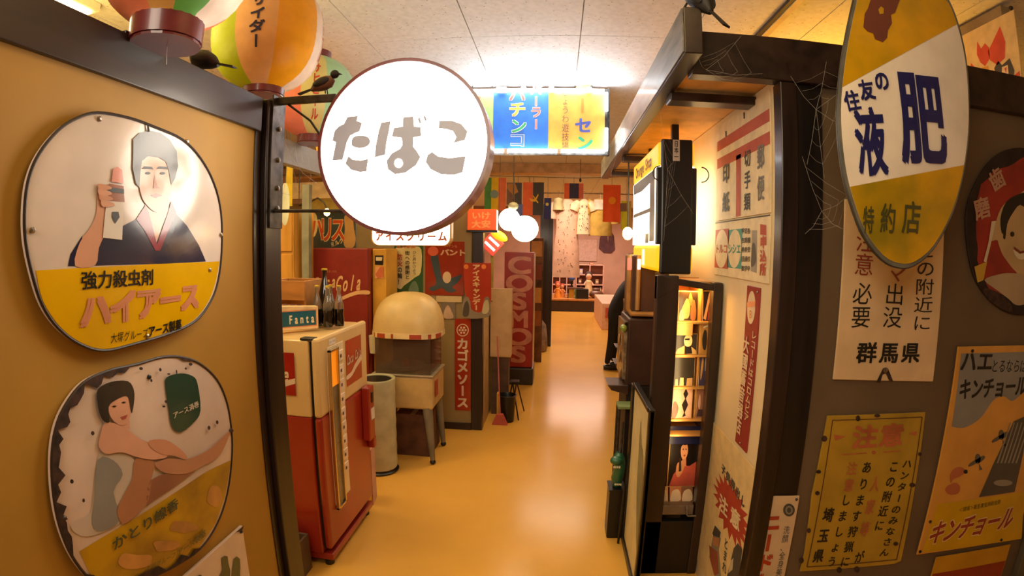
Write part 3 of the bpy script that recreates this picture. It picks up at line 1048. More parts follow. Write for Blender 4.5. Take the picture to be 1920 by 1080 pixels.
fw.poly(U([(.74, .46), (.78, .46), (.76, .40)]), PR, 3)
fw.poly(U([(.46, .28), (.66, .30), (.70, .22), (.56, .14), (.44, .16)]), PB, 1)
fw.poly(U([(.68, .28), (.80, .30), (.80, .18), (.70, .16)]), PC, 2)
fw.poly(U([(.22, .22), (.32, .28), (.32, .14), (.22, .06)]), PR, 1)
fw.poly(U([(.84, .34), (.98, .38), (.98, .18), (.84, .16)]), PR, 1)
fw.poly(U([(.60, .12), (.78, .12), (.76, .03), (.60, .02)]), PC, 2)
fw.flush(g)
MB().ell((2.19, -u1 + .01, v1 + .01), .012, .012, .012, 10, 6).build('pin', BLACK, g, smooth=True)
done(g)

# ------------------------------------------------------------------ leaf-shaped fertiliser sign
ax0, bx0 = 1.2, 2.35


def dome(u, v):
    return .035 * max(0.0, 1 - ((u - 1.2) / .30) ** 2) * max(0.0, 1 - ((v - 2.36) / .56) ** 2)


fo = Face((0, 1.6, 0), (1, 0, 0), bulge=dome)
fo0 = Face((0, 1.6, 0), (1, 0, 0))
pts = [(1600, 0), (1583, 80), (1573, 160), (1571, 230), (1578, 310), (1592, 375), (1616, 440), (1650, 485), (1682, 501), (1712, 497), (1747, 465),
       (1781, 400), (1803, 325), (1815, 250), (1817, 190), (1811, 110), (1796, 45), (1778, 0)]
low = [fo0.px(*p) for p in pts]
top = [(1.40, 2.87), (1.345, 2.93), (1.27, 2.985), (1.205, 3.0), (1.14, 2.975), (1.07, 2.90)]
top = [(min(p[0], 1.42), p[1]) for p in top]
ol = smooth(low + top, 3)
og = thing('hanging_enamel_sign', 'large leaf-shaped yellow and white enamel sign with navy characters before the right partition', 'sign')
WE = mat('white_enamel_glossy', 'efe4d4', rough=.14, var=.05, nscale=5, coat=1., bump=.02)
base = fo.board(ol, mat('grey_enamel_edge', '6b6a60', rough=.3, var=.2), 'back_plate', og, th=.02)
inn = ins(ol, (1.2, 2.36), .972)
fo.poly(inn, WE, 1, 'white_field')


def clip(poly, p, q, keep=1):
    """part of poly on one side of the line p-q"""
    n = (-(q[1] - p[1]), q[0] - p[0])
    f = lambda a: ((a[0] - p[0]) * n[0] + (a[1] - p[1]) * n[1]) * keep
    out = []
    for a, b in zip(poly, poly[1:] + poly[:1]):
        fa, fb = f(a), f(b)
        if fa >= 0:
            out.append(a)
        if (fa >= 0) != (fb >= 0):
            t = fa / (fa - fb)
            out.append((a[0] + (b[0] - a[0]) * t, a[1] + (b[1] - a[1]) * t))
    return out


YO = mat('golden_enamel', 'd49c06', rough=.16, var=.10, nscale=3.5, coat=1., col2='8c7a14')
fo.poly(clip(inn, fo0.px(1580, 163), fo0.px(1795, 45), 1), YO, 2, 'yellow_field')
fo.poly(clip(inn, fo0.px(1585, 352), fo0.px(1800, 311), -1), YO, 2, 'yellow_field')
MR = enamel('6e3b2e')
e_pts = [(1629, 0), (1622, 20), (1616, 30), (1613, 55), (1620, 63), (1630, 67), (1633, 78), (1647, 84), (1655, 76), (1657, 62), (1665, 48), (1664, 32), (1672, 28), (1680, 8), (1684, 0), (1694, -40), (1640, -50)]
fo.pp(e_pts, MR, 4, 'emblem')
fo.pp([(1641, 22), (1646, 16), (1651, 20), (1650, 30), (1643, 31)], YO, 5, 'emblem')
NV = enamel('23255c')
for ch, x, y, w_ in (('住', 1592, 191, 30), ('友', 1617, 172, 30), ('の', 1643, 156, 30)):
    a_, b_ = fo0.px(x - w_ / 2, y), fo0.px(x + w_ / 2, y)
    fo.char(ch, fo0.px(x, y), (b_[0] - a_[0]) * .9, (b_[0] - a_[0]) * 1.15, NV, 5, .045, .2)


def pchar(ch, x0, x1, y0, y1, m, bold, rot=.0):
    xm, ym = (x0 + x1) / 2, (y0 + y1) / 2
    w_ = fo0.px(x1, ym)[0] - fo0.px(x0, ym)[0]
    h_ = fo0.px(xm, y0)[1] - fo0.px(xm, y1)[1]
    fo.char(ch, fo0.px(xm, ym), w_ * 1.06, h_ * 1.08, m, 5, bold, rot)


pchar('液', 1599, 1650, 207, 328, NV, .04, .1)
pchar('肥', 1676, 1760, 142, 305, NV, .045, .06)
DG = enamel('4a4a28')
pchar('特', 1613, 1632, 388, 437, DG, .03)
pchar('約', 1644, 1671, 383, 437, DG, .03)
pchar('店', 1684, 1717, 379, 438, DG, .03)
fo.flush(og)
mb = MB()
rim(mb, [fo.W(p, -.006) for p in ol], .005)
mb.build('rim', mat('dark_sign_edge', '3c3a34', rough=.4, var=.2), og, smooth=True)
for z_ in (2.50, 2.68):
    MB().bar((1.2, 1.585 + .05, z_), (1.2, 1.99, z_), .014).build('bracket_arm', DKSTEEL, og)
done(og)

# ------------------------------------------------------------------ sheets and signs on the stall's side wall
CR = paper('e2cfa6')
fy = Face((.893, 0, 0), (0, -1, 0))
q = [fy.px(*p) for p in ((1342, 240), (1446, 200), (1441, 408), (1342, 416))]
u0, u1, v0 = q[0][0], fy.px(1445, 300)[0], q[3][1]
g = fy.board([(u0, v0 + .004), (u1, v0 + .004), (u1, 2.59), (u0, 2.59)], CR, 'wall_sheet', th=.006, bevel=.001)
tag(g, 'cream sheet with a red postal mark and black postal words, upper side wall', 'sign')
PRD = paper('b8543c')
for a_, b_ in (((1345, 262), (1443, 203)), ((1345, 291), (1443, 246))):
    p, q_ = fy.px(*a_), fy.px(*b_)
    fy.rect(p[0], u1 - .003, q_[1] - .055, q_[1], PRD, 1)
sx = fy.px(1385, 340)[0]
fy.rect(sx - .035, sx + .035, v0 + .01, fy.px(1385, 290)[1], PRD, 1)
GI = paper('47443e')
p = fy.px(1362, 330)
fy.vtext('印紙', (p[0], p[1] + .09), (p[0], v0 + .02), .115, GI, bold=.04, hf=.72)
p = fy.px(1402, 300)
fy.vtext('切手類', (p[0], p[1] + .06), (p[0], v0 + .02), .085, GI, bold=.03, hf=.85)
p = fy.px(1427, 290)
fy.vtext('郵便', (p[0], p[1] + .06), (p[0], v0 + .05), .085, paper('76726c'), bold=.03, hf=.85)
fy.flush(g)
for a_, b_ in ((1396, 211), (1362, 246)):
    c = fy.W(fy.px(a_, b_), .002)
    MB().tube([c, c - Vector((0, 0, .03))], .004, 6).build('hook', BLACK, g)
done(g)

v1 = v0 - .004
v0b = fy.px(1438, 532)[1]
fy = Face((.893, 0, 0), (0, -1, 0))
g = fy.board([(u0, v0b), (u1, v0b), (u1, v1), (u0, v1)], CR, 'wall_sheet', th=.006, bevel=.001)
tag(g, 'cream sheet with red and teal oval labels, a grey photo and red vertical lettering', 'sign')
fy.rect(u0, u1, v1 - .006, v1, paper('4a3c2a'), 1, 'dark_edge')
PT = paper('4f9a8c')
for (xa, xb, m_) in ((1342, 1365, PRD), (1366, 1390, PT)):
    a_, b_ = fy.px(xa, 430), fy.px(xb, 505)
    za, zb = fy.px((xa + xb) / 2, 430)[1], fy.px((xa + xb) / 2, 503)[1]
    fy.rect(a_[0], b_[0], zb, za, m_, 1, 'oval_label')
    fy.ellipse(((a_[0] + b_[0]) / 2, (za + zb) / 2), (b_[0] - a_[0]) * .47, (za - zb) / 2 * .99, CR, 2, 'oval_label')
    fy.text('トルコ' if xa == 1342 else 'シシエ', (a_[0] + .01, (za + zb) / 2), (b_[0] - .01, (za + zb) / 2), .055, m_, bold=.04)
for k, st in enumerate(('学生券回数', '定期券通学', '各種受付中')):
    x = 1394 + k * 5.5
    fy.vpx(st, (x, 424), (x - .5, 512), 5.5, GI, bold=.03, hf=.62)
fy.pp([(1410, 432), (1420, 432), (1419, 512), (1408, 508)], paper('9c9484'), 1, 'photo')
fy.pp([(1410, 465), (1413, 455), (1417, 462), (1418, 490), (1409, 500)], paper('5c584c'), 2, 'photo', 3)
fy.pp([(1426, 420), (1437, 422), (1437, 441), (1426, 440)], PRD, 2, 'red_block')
fy.vpx('申込所', (1432, 441), (1431, 518), 12, PRD, bold=.06, hf=.95)
fy.flush(g)
done(g)

fy = Face((.893, 0, 0), (0, -1, 0))
a_, b_ = fy.px(1396, 541), fy.px(1424, 540)
c_ = fy.px(1382, 840)
ua, ub = a_[0] + .03, b_[0] + .005
g = fy.board([(ua, c_[1] + .02), (ub, c_[1] + .02), (ub, b_[1]), (ua, b_[1])], mat('matt_red_sign', '8e2c22', rough=.6, var=.05), 'vertical_sign', th=.008, bevel=.003)
tag(g, 'narrow red vertical enamel sign with cream lettering on the cream side wall', 'sign')
mid = (ua + ub) / 2
CRE = paper('dcc4a0')
fy.ellipse((mid - .01, b_[1] - .095), .05, .075, CRE, 1, 'emblem')
fy.poly([(mid - .06, b_[1] - .075), (mid + .04, b_[1] - .06), (mid + .04, b_[1] - .085), (mid - .06, b_[1] - .10)], enamel('c08470'), 2, 'emblem')
fy.char('B', (mid - .01, b_[1] - .125), .05, .05, RD, 3, .02)
fy.vtext('レコードはコロムビア', (mid + .05, b_[1] - .19), (mid + .04, c_[1] + .16), .062, CRE, bold=.03)
fy.vtext('大國蓄音器店', (mid - .035, b_[1] - .23), (mid - .045, c_[1] + .07), .075, CRE, bold=.04)
screws(fy, [(ub - .02, b_[1] - .02), (mid, c_[1] + .04)], STEEL, g, .005)
fy.flush(g)
done(g)

fy = Face((.893, 0, 0), (0, -1, 0))
p, q_ = fy.px(1336, 900), fy.px(1400, 900)
z_t = fy.px(1370, 868)[1] + .01
g = fy.board([(-2.72, .10), (-2.06, .10), (-2.06, .97), (-2.72, .97)], paper('d8bf88'), 'poster', th=.003, bevel=0)
tag(g, 'road safety poster with a red starburst and drawn child low on the cream wall', 'poster')
fy.tpx('子供飛出し', (1353, 874), (1399, 948), 20, GI, bold=.05, wf=.85)
sp = []
cx_, cy_ = fy.px(1369, 955)
for k in range(36):
    t = 2 * PI * k / 36
    rr = (1.25 if k % 2 == 0 else .88)
    sp.append((cx_ + .235 * rr * math.cos(t), cy_ + .115 * rr * math.sin(t) ))
ct, st_ = math.cos(.22), math.sin(.22)
fy.poly(sp, paper('a83c28'), 1, 'starburst')
fy.tpx('注意', (1347, 936), (1392, 986), 36, CR, bold=.05, wf=.8)
fy.pp([(1336, 1010), (1342, 990), (1352, 1010), (1348, 1030), (1352, 1080), (1344, 1100), (1340, 1060), (1330, 1045)], paper('87826e'), 1, 'drawn_child')
fy.pp([(1336, 1000), (1341, 985), (1352, 998), (1350, 1008), (1338, 1004)], GI, 2, 'drawn_child')
fy.pp([(1337, 1006), (1350, 1010), (1348, 1026), (1338, 1022)], paper('b07a50'), 3, 'drawn_child')
fy.pp([(1330, 1022), (1346, 1035), (1348, 1075), (1340, 1080), (1332, 1050)], paper('94503a'), 2, 'drawn_child')
fy.pp([(1376, 1028), (1384, 1018), (1392, 1030), (1386, 1080), (1362, 1085)], GI, 1, 'drawn_car')
fy.pp([(1370, 1052), (1376, 1046), (1374, 1068), (1366, 1075)], paper('b8ac90'), 2, 'drawn_car')
fy.vpx('とまれ', (1363, 1008), (1358, 1075), 9, GI, bold=.03)
fy.flush(g)
done(g)

fr = Face((0, 1.975, 0), (1, 0, 0))
q = [fr.px(*p) for p in ((1431, 931), (1500, 930))]
g = fr.board([(q[0][0], .18), (q[1][0], .18), (q[1][0], q[1][1]), (q[0][0], q[0][1])], enamel('cfb490'), 'vertical_sign', th=.009, bevel=.003)
tag(g, 'narrow white vertical sign with red lettering on the dark right post', 'sign')
fr.vpx('ニード', (1450, 960), (1430, 1072), 34, enamel('a8301c'), bold=.07, hf=.95)
fr.vpx('洗', (1425, 1075), (1420, 1110), 30, enamel('a8301c'), bold=.07, hf=.95)
fr.ep(1479, 956, 11, 12, GI, 2, 'emblem')
fr.ep(1479, 956, 7, 8, enamel('8a8272'), 3, 'emblem')
fr.ep(1479, 956, 4, 5, GI, 4, 'emblem')
fr.vpx('洗顔、全身美容', (1476, 985), (1456, 1095), 12, GI, bold=.02)
screws(fr, [(q[0][0] + .015, q[0][1] - .015), (q[1][0] - .015, q[1][1] - .015)], DKSTEEL, g)
fr.flush(g)
done(g)

# ------------------------------------------------------------------ yellow projecting light box
lb = thing('projecting_lightbox', 'glowing yellow and white projecting sign box with a black end plate under the right eaves', 'sign')
GY = mat('glowing_yellow', 'f8b800', rough=.5, var=.02, emit=.75, ecol='ffb800')
GW = mat('glowing_white', 'ffffff', rough=.3, var=0, emit=3.2, ecol='fff0d8')
GWL = mat('glowing_white_far', 'ffffff', rough=.3, var=0, emit=6, ecol='f4fbe8')
GG = mat('dim_picture', '6a5e50', rough=.4, var=.2)
MB().box(.585, .765, 2.885, 2.92, 1.765, 2.525).build('end_plate', BLACK, lb, bevel=.01)
MB().box(.56, .79, 2.89, 2.925, 1.93, 2.365).build('end_plate_cover', BLACK, lb, bevel=.006)
MB().box(.575, .785, 2.926, 3.88, 2.38, 2.515).build('upper_panel', GY, lb, bevel=.012)
MB().box(.575, .785, 2.926, 3.88, 1.93, 2.378).build('middle_panel', GW, lb, bevel=.004)
MB().box(.575, .785, 2.926, 3.84, 1.775, 1.928).build('lower_panel', GY, lb, bevel=.02)
fb = Face((.574, 0, 0), (0, -1, 0))
bl = mat('label_ink', '54280c')
fb.text('Orange Shop', (-3.74, 2.445), (-3.12, 2.445), .10, bl, bold=.05, wf=1.7)
for (ya, yb_, za, zb) in ((3.02, 3.85, 2.335, 2.372), (3.02, 3.18, 1.95, 2.34), (3.18, 3.85, 2.13, 2.155), (3.2, 3.32, 1.94, 2.0)):
    fb.rect(-yb_, -ya, za, zb, GG, 1, 'picture_edge')
fb.poly([(-3.84, 2.372), (-3.02, 2.372), (-3.02, 2.32), (-3.3, 2.30), (-3.5, 2.29), (-3.84, 2.30)], mat('dark_picture', '3c3a34', rough=.4), 2, 'picture_edge')
fb.rect(-3.42, -3.34, 1.80, 1.90, mat('clear_patch', 'fff8e0', emit=2.0, ecol='fff4d0', var=0), 2, 'picture_edge')
fb.flush(lb)
ff = Face((0, 2.8835, 0), (1, 0, 0))
a_ = ff.px(1268, 280)
ff.rect(a_[0] - .02, a_[0] + .02, 2.40, 2.52, paper('b8a898'), 1, 'label_strip')
ff.vtext('日本一', (a_[0], 2.515), (a_[0], 2.405), .026, BLK, lay=2, bold=.03)
ff.flush(lb)
for sx_ in (.58, .79):
    mb = MB()
    c = Vector((sx_ + (.02 if sx_ > .7 else -.005), 2.87, 2.325))
    sgn = 1 if sx_ > .7 else -1
    mb.tube([c + Vector((sgn * .042 * math.cos(t), 0, .042 * math.sin(t))) for t in [-PI / 2 + PI * k / 12 for k in range(13)]], .0035, 6)
    mb.build('ring', BLACK, lb, smooth=True)
MB().box(.66, .70, 2.95, 2.99, 2.515, 2.63).build('hanger', BLACK, lb)
MB().box(.66, .70, 3.7, 3.74, 2.515, 2.63).build('hanger', BLACK, lb)
done(lb)

# ------------------------------------------------------------------ record cabinet
cb = thing('record_cabinet', 'dark wooden cabinet of record sleeves standing against the cream side wall', 'cabinet')
DW = mat('cabinet_dark_wood', '2e1e16', rough=.4, var=.25, nscale=12, stretch=(1, 1, .1), bump=.15, coat=.2)
OW = mat('cabinet_inner_wood', 'c8924c', rough=.5, var=.12, nscale=8, stretch=(.3, 1, 1))
MB().box(.535, .655, 2.70, 2.76, .0, 1.765).build('front_post', DW, cb, bevel=.006)
MB().box(.84, .892, 2.69, 2.76, .0, 1.735).build('front_post', DW, cb, bevel=.006)
MB().prism([(.535, 2.695, 1.765), (.892, 2.695, 1.72), (.892, 2.695, 1.685), (.655, 2.695, 1.715), (.535, 2.695, 1.64)], (0, .065, 0)).build('top_rail', DW, cb, bevel=.003)
MB().box(.600, .612, 2.76, 3.10, .0, 1.765).build('side_panel', DW, cb)
MB().box(.6125, .62, 2.76, 3.10, .36, 1.715).build('lining', OW, cb)
MB().box(.868, .892, 2.76, 3.10, .0, 1.72).build('side_panel', DW, cb)
MB().box(.62, .868, 3.08, 3.10, .0, 1.74).build('back_panel', OW, cb)
MB().box(.56, .868, 2.70, 2.745, .0, .36).build('kick_panel', mat('cabinet_black', '140f0c', rough=.5), cb, bevel=.004)
MB().box(.612, .868, 2.76, 3.08, 1.715, 1.735).build('top_board', OW, cb)
fc = Face((0, 2.80, 0), (1, 0, 0))
shelf_z = []
for k, yy in enumerate((602, 664, 724, 784, 812)):
    z = fc.px(1285, yy)[1]
    shelf_z.append(z)
    MB().box(.621, .867, 2.775, 3.08, z - .012, z).build('shelf', OW, cb, bevel=.002)
a_ = fc.px(1268, 600)[0]
zt = shelf_z[0]
MB().box(.622, .76, 2.772, 2.784, zt - .075, zt - .012).build('shelf_front', OW, cb, bevel=.002)
xdv = fc.px(1311, 650)[0]
MB().box(xdv - .004, xdv + .004, 2.80, 3.08, shelf_z[3], 1.71).build('divider', OW, cb)
SIL = mat('brushed_tray_metal', '857c70', rough=.4, metal=.6, var=.1)
MB().box(.57, .835, 2.705, 2.76, .40, .46).build('tray_front', SIL, cb, bevel=.004)
MB().box(.622, .86, 2.76, 3.06, .40, .415).build('tray_bottom', SIL, cb)
MB().tube([(.79, 2.70, .455), (.79, 2.685, .45), (.79, 2.68, .415), (.80, 2.68, .405), (.845, 2.68, .405)], .006, 8).build('tray_handle', SIL, cb, smooth=True)
done(cb)


def album(label, x0, x1, y0, y1, base, art, frame='c89a58', ylev=2.79, tilt=.08, name='record_sleeve', cat='record'):
    """a record sleeve leaning on its shelf, its corners placed where it stands"""
    f = Face((0, ylev, 0), (1, 0, 0))
    a, b = f.px(x0, y1), f.px(x1, y0)
    zb = base
    f = Face((0, ylev, zb), (1, 0, 0), Vector((0, tilt, 1)))
    u0, u1, v1 = a[0], b[0], b[1] - zb
    g = f.board([(u0, .001), (u1, .001), (u1, v1), (u0, v1)], paper(frame, .35), name, th=.006, bevel=.001)
    tag(g, label, cat, 'record sleeves in the cabinet' if cat == 'record' else None)
    T = lambda pts: [(u0 + (u1 - u0) * p, v1 * q) for p, q in pts]
    for col, pts, sm in art:
        f.poly(T(pts), paper(col, .35), 1 + art.index((col, pts, sm)) * .5, 'picture', sm)
    f.flush(g)
    done(g)
    return g


SQ = [(.03, .03), (.97, .03), (.97, .97), (.03, .97)]
s0, s1_, s2_, s3_, s4_ = shelf_z
album('record sleeve of seated band members on the topmost cabinet shelf', 1271, 1311, 546, 600, s0,
      [('3a2a20', SQ, 0), ('d89a58', [(.1, .2), (.3, .6), (.45, .75), (.6, .5), (.5, .1)], 3), ('c87840', [(.5, .7), (.6, .95), (.72, .7), (.66, .5)], 3),
       ('a86838', [(.62, .1), (.66, .6), (.8, .7), (.9, .35), (.85, .05)], 3), ('e8b070', [(.05, .05), (.12, .35), (.3, .3), (.3, .05)], 3)])
album('record sleeve of a red dress and bare arm on the topmost shelf', 1317, 1336, 545, 600, s0,
      [('241a1c', SQ, 0), ('e0a468', [(.1, .1), (.4, .5), (.7, .95), (.95, .9), (.6, .4), (.4, .05)], 0), ('b83c24', [(.55, .05), (.65, .4), (.95, .6), (.95, .05)], 0)])
album('record sleeve of a man in dark glasses and pale coat', 1266, 1309, 626, 663, s1_,
      [('2e2824', SQ, 0), ('c8a060', [(.0, .02), (.1, .25), (.4, .42), (.7, .4), (.95, .2), (.97, .02)], 0), ('1c1816', [(.42, .02), (.42, .45), (.7, .5), (.78, .05)], 0),
       ('e8bc84', [(.44, .42), (.38, .7), (.5, .95), (.7, .9), (.76, .6), (.66, .4)], 3), ('1c1816', [(.40, .68), (.42, .76), (.62, .78), (.64, .68)], 0)])
album('record sleeve with a dark figure on gold beside the man in glasses', 1312, 1333, 604, 663, s1_,
      [('c08a40', SQ, 0), ('3a3026', [(.3, .2), (.2, .5), (.4, .75), (.65, .7), (.7, .4), (.6, .15)], 3), ('e8d8b8', [(.3, .85), (.9, .95), (.9, .88), (.3, .8)], 0)])
album('mostly black record sleeve with a row of small figures along its foot', 1262, 1305, 670, 723, s2_,
      [('2c2620', SQ, 0), ('c8a070', [(.08, .03), (.1, .25), (.2, .25), (.22, .03)], 0), ('d8a878', [(.3, .03), (.32, .3), (.48, .3), (.5, .03)], 0),
       ('b08858', [(.62, .03), (.64, .28), (.9, .3), (.92, .03)], 0)])
album('violet record sleeve with gold lettering', 1309, 1329, 666, 723, s2_,
      [('4a3f58', SQ, 0), ('c8984c', [(.25, .2), (.2, .5), (.35, .9), (.5, .8), (.4, .4)], 3), ('e0d0c0', [(.7, .5), (.72, .9), (.85, .9), (.85, .5)], 0)])
album('pale record sleeve with a black hourglass silhouette', 1257, 1301, 728, 783, s3_,
      [('d8a890', SQ, 0), ('231c1a', [(.55, .05), (.72, .1), (.66, .2), (.8, .45), (.68, .65), (.78, .8), (.66, .98), (.54, .8), (.64, .65), (.5, .45), (.62, .2)], 0),
       ('6a4a40', [(.05, .05), (.1, .5), (.22, .55), (.35, .35), (.25, .05)], 3)])
album('brownish record sleeve beside the hourglass sleeve', 1304, 1323, 728, 783, s3_,
      [('9a6850', SQ, 0), ('d8a888', [(.2, .5), (.4, .8), (.55, .5), (.4, .3)], 3), ('4a3838', [(.1, .08), (.3, .3), (.8, .3), (.95, .08)], 0)])

zb = .46
album('poster of a singer in a pink dress with a microphone in the cabinet foot', 1249, 1316, 815, 918, fc.px(1280, 922)[1],
      [('1e1614', SQ, 0), ('c85a48', [(.08, .03), (.2, .25), (.45, .42), (.7, .4), (.97, .5), (.97, .03)], 0), ('e09868', [(.28, .25), (.3, .45), (.5, .5), (.55, .4), (.4, .2)], 3),
       ('d89064', [(.44, .38), (.46, .58), (.57, .58), (.6, .40)], 0), ('e8a478', [(.44, .54), (.38, .68), (.42, .8), (.56, .82), (.62, .68), (.56, .54)], 3),
       ('1a1210', [(.38, .75), (.34, .95), (.75, .97), (.82, .5), (.7, .45), (.66, .75), (.5, .85)], 0), ('e88c58', [(.2, .93), (.26, .97), (.3, .92), (.25, .87)], 3),
       ('0c0808', [(.36, .72), (.40, .86), (.52, .88), (.62, .84), (.64, .70), (.60, .80), (.50, .79), (.41, .80)], 0), ('2a1410', [(.42, .71), (.47, .73), (.47, .70)], 0), ('2a1410', [(.53, .73), (.58, .71), (.53, .70)], 0), ('a84030', [(.46, .60), (.54, .62), (.52, .58)], 0), ('382820', [(.36, .3), (.34, .55), (.40, .56), (.44, .32)], 0)],
      ylev=2.86, name='poster', cat='poster')
tag(album('blue and cream record sleeve lying behind the singer poster', 1253, 1320, 800, 822, s4_ - .085, [('1c2048', SQ, 0)], frame='1c2048', ylev=2.84),
    'dark blue record sleeve above the singer poster', 'record')
for k, (xa, lab, colr) in enumerate(((.665, 'cream single record sleeve at the front of the low tray', 'd8a070'), (.745, 'orange single record sleeve in the middle of the low tray', 'c87848'),
                                     (.815, 'brown single record sleeve at the wall end of the low tray', '8c5a38'))):
    f = Face((xa, 2.772, .416), (1, 0, 0), Vector((0, .5, 1)))
    g = f.board([(-.035, .001), (.035, .001), (.035, .12), (-.035, .12)], paper(colr, .35), 'record_sleeve', th=.01, bevel=.001)
    tag(g, lab, 'record', 'record sleeves in the cabinet')
    f.poly([(-.03, .03), (.03, .04), (.02, .1), (-.02, .09)], paper('e8c8a0', .35), 1, 'picture', 3)
    f.flush(g)
    done(g)

# low screen board between cabinet and aisle
sb = thing('low_screen_board', 'low cream board in a black frame standing along the aisle by the record cabinet', 'partition')
MB().box(.50, .515, 2.50, 3.05, .03, 1.09).build('board', mat('screen_cream', 'cfc08c', rough=.5, var=.06), sb)
MB().box(.488, .52, 3.05, 3.12, 0, 1.08).build('frame_post', BLACK, sb, bevel=.003)
MB().box(.492, .522, 2.50, 2.54, 0, 1.10).build('frame_post', BLACK, sb, bevel=.003)
MB().box(.488, .52, 2.54, 3.05, 1.075, 1.10).build('frame_rail', BLACK, sb, bevel=.003)
MB().box(.488, .52, 2.54, 3.05, 0, .05).build('frame_rail', BLACK, sb, bevel=.003)
fs_ = Face((.4995, 0, 0), (0, -1, 0))
fs_.poly([(-2.78, .95), (-2.70, .84), (-2.62, .80), (-2.545, .55), (-2.545, .25), (-2.62, .30), (-2.72, .5), (-2.76, .62)], mat('torn_grey_paper', '7f7a52', rough=.6, var=.15), 1, 'torn_patch', 3)
fs_.flush(sb)
done(sb)

# ------------------------------------------------------------------ lit board of the games parlour, hung from the ceiling
pb = thing('fluorescent_sign_board', 'blue, orange and green hanging sign board framed by bare fluorescent tubes', 'sign')
BY = 4.03
fp = Face((0, BY, 0), (1, 0, 0))
xl, xa, xb, xr = -.78, fp.px(925, 220)[0], fp.px(1028, 220)[0], fp.px(1134, 220)[0]
zt, zb = 3.13, 2.655
MB().box(xl - .02, xr + .035, BY + .001, BY + .03, zb - .03, zt + .03).build('back_board', DKSTEEL, pb)
for x0_, x1_, hx in ((xl, xa, 'a8c874'), (xa, xb, '2868c0'), (xb, xr, 'f0a040')):
    MB().box(x0_ + .001, x1_ - .001, BY - .004, BY, zb, zt).build('panel', paper(hx), pb)
fp = Face((0, BY - .005, 0), (1, 0, 0))
WHT = paper('f4e8e0')


def out_char(f, ch, x, y, w_, h_, m, m2, rot=0.):
    a_, b_ = f.px(x - w_ / 2, y), f.px(x + w_ / 2, y)
    c_, d_ = f.px(x, y - h_ / 2), f.px(x, y + h_ / 2)
    W_, H_ = b_[0] - a_[0], c_[1] - d_[1]
    f.char(ch, f.px(x, y), W_ * 1.1, H_ * 1.1, m2, 1, .07, rot)
    f.char(ch, f.px(x, y), W_ * 1.1, H_ * 1.1, m, 3, .035, rot)


for ch, x, y, hx in (('パ', 970, 176, 'e85a50'), ('チ', 970, 205, 'f0b040'), ('ン', 972, 236, '2c9a60'), ('コ', 970, 262, '4a78b0')):
    out_char(fp, ch, x, y, 30, 27, paper(hx), WHT)
for ch, x, y, r_ in (('パ', 1005, 168, 0), ('ー', 1005, 190, -PI / 2), ('ラ', 1005, 210, 0), ('ー', 1005, 233, -PI / 2)):
    out_char(fp, ch, x, y, 20, 20, paper('e87868'), WHT, r_)
for ch, x, y, hx, r_ in (('ゲ', 1092, 168, 'f0a848', 0), ('ー', 1092, 198, 'd87828', -PI / 2), ('セ', 1094, 235, '3c4a90', 0), ('ン', 1096, 268, '2c9a70', 0)):
    fp.char(ch, fp.px(x, y), .14, .13, paper(hx), 2, .05, r_)
fp.vpx('しょうわ遊技場', (1060, 165), (1060, 282), 14, paper('54503c'), lay=2, bold=.02)
fp.pp([(896, 180), (902, 182), (899, 188)], paper('d86a40'), 2)
fp.flush(pb)
TUBE = mat('fluorescent_tube', 'ffffff', rough=.3, var=0, emit=20, ecol='eef8ff')
SOCK = mat('tube_socket', 'd8c0a8', rough=.5)
xs = [xl, xl + .32, fp.px(946, 160)[0], fp.px(1034, 160)[0], fp.px(1104, 160)[0], xr + .01]
for a_, b_ in zip(xs[:-1], xs[1:]):
    MB().tube([(a_ + .018, BY - .035, zt + .005), (b_ - .018, BY - .035, zt + .005)], .013, 10).build('tube', TUBE, pb, smooth=True)
for a_ in xs[1:-1]:
    MB().box(a_ - .02, a_ + .02, BY - .05, BY - .001, zt - .012, zt + .03).build('socket', SOCK, pb, bevel=.004)
xs = [xl, -.4, fp.px(1048, 288)[0], xr + .01]
for a_, b_ in zip(xs[:-1], xs[1:]):
    MB().tube([(a_ + .016, BY - .035, zb - .005), (b_ - .016, BY - .035, zb - .005)], .013, 10).build('tube', TUBE, pb, smooth=True)
for a_ in xs[1:-1]:
    MB().box(a_ - .014, a_ + .014, BY - .05, BY - .001, zb - .03, zb + .01).build('socket', SOCK, pb, bevel=.004)
for z0_, z1_ in ((zt - .16, zt - .01), (zb, zb + .18)):
    MB().tube([(xr + .008, BY - .035, z0_), (xr + .008, BY - .035, z1_)], .013, 10).build('tube', TUBE, pb, smooth=True)
MB().box(xr + .02, xr + .036, BY - .03, BY + .03, zb - .03, zt + .03).build('edge_strip', DKSTEEL, pb)
for a_ in (xl + .1, xr - .1):
    MB().tube([(a_, BY + .015, zt + .03), (a_, BY + .015, CEIL - .01)], .005, 6).build('hanger', DKSTEEL, pb)
done(pb)
area('ceiling_fill', (-.1, BY - .12, 3.10), 1.0, 11, (.9, .96, 1), (PI, 0, 0), sizey=.08)  # unseen area light added above the tubes to whiten the ceiling
area('ceiling_fill', (-.1, BY - .45, 2.58), 1.1, 4.6, (.9, .97, 1), (PI, 0, 0), sizey=.1)  # second unseen uplight, added in front of the board for a paler ceiling

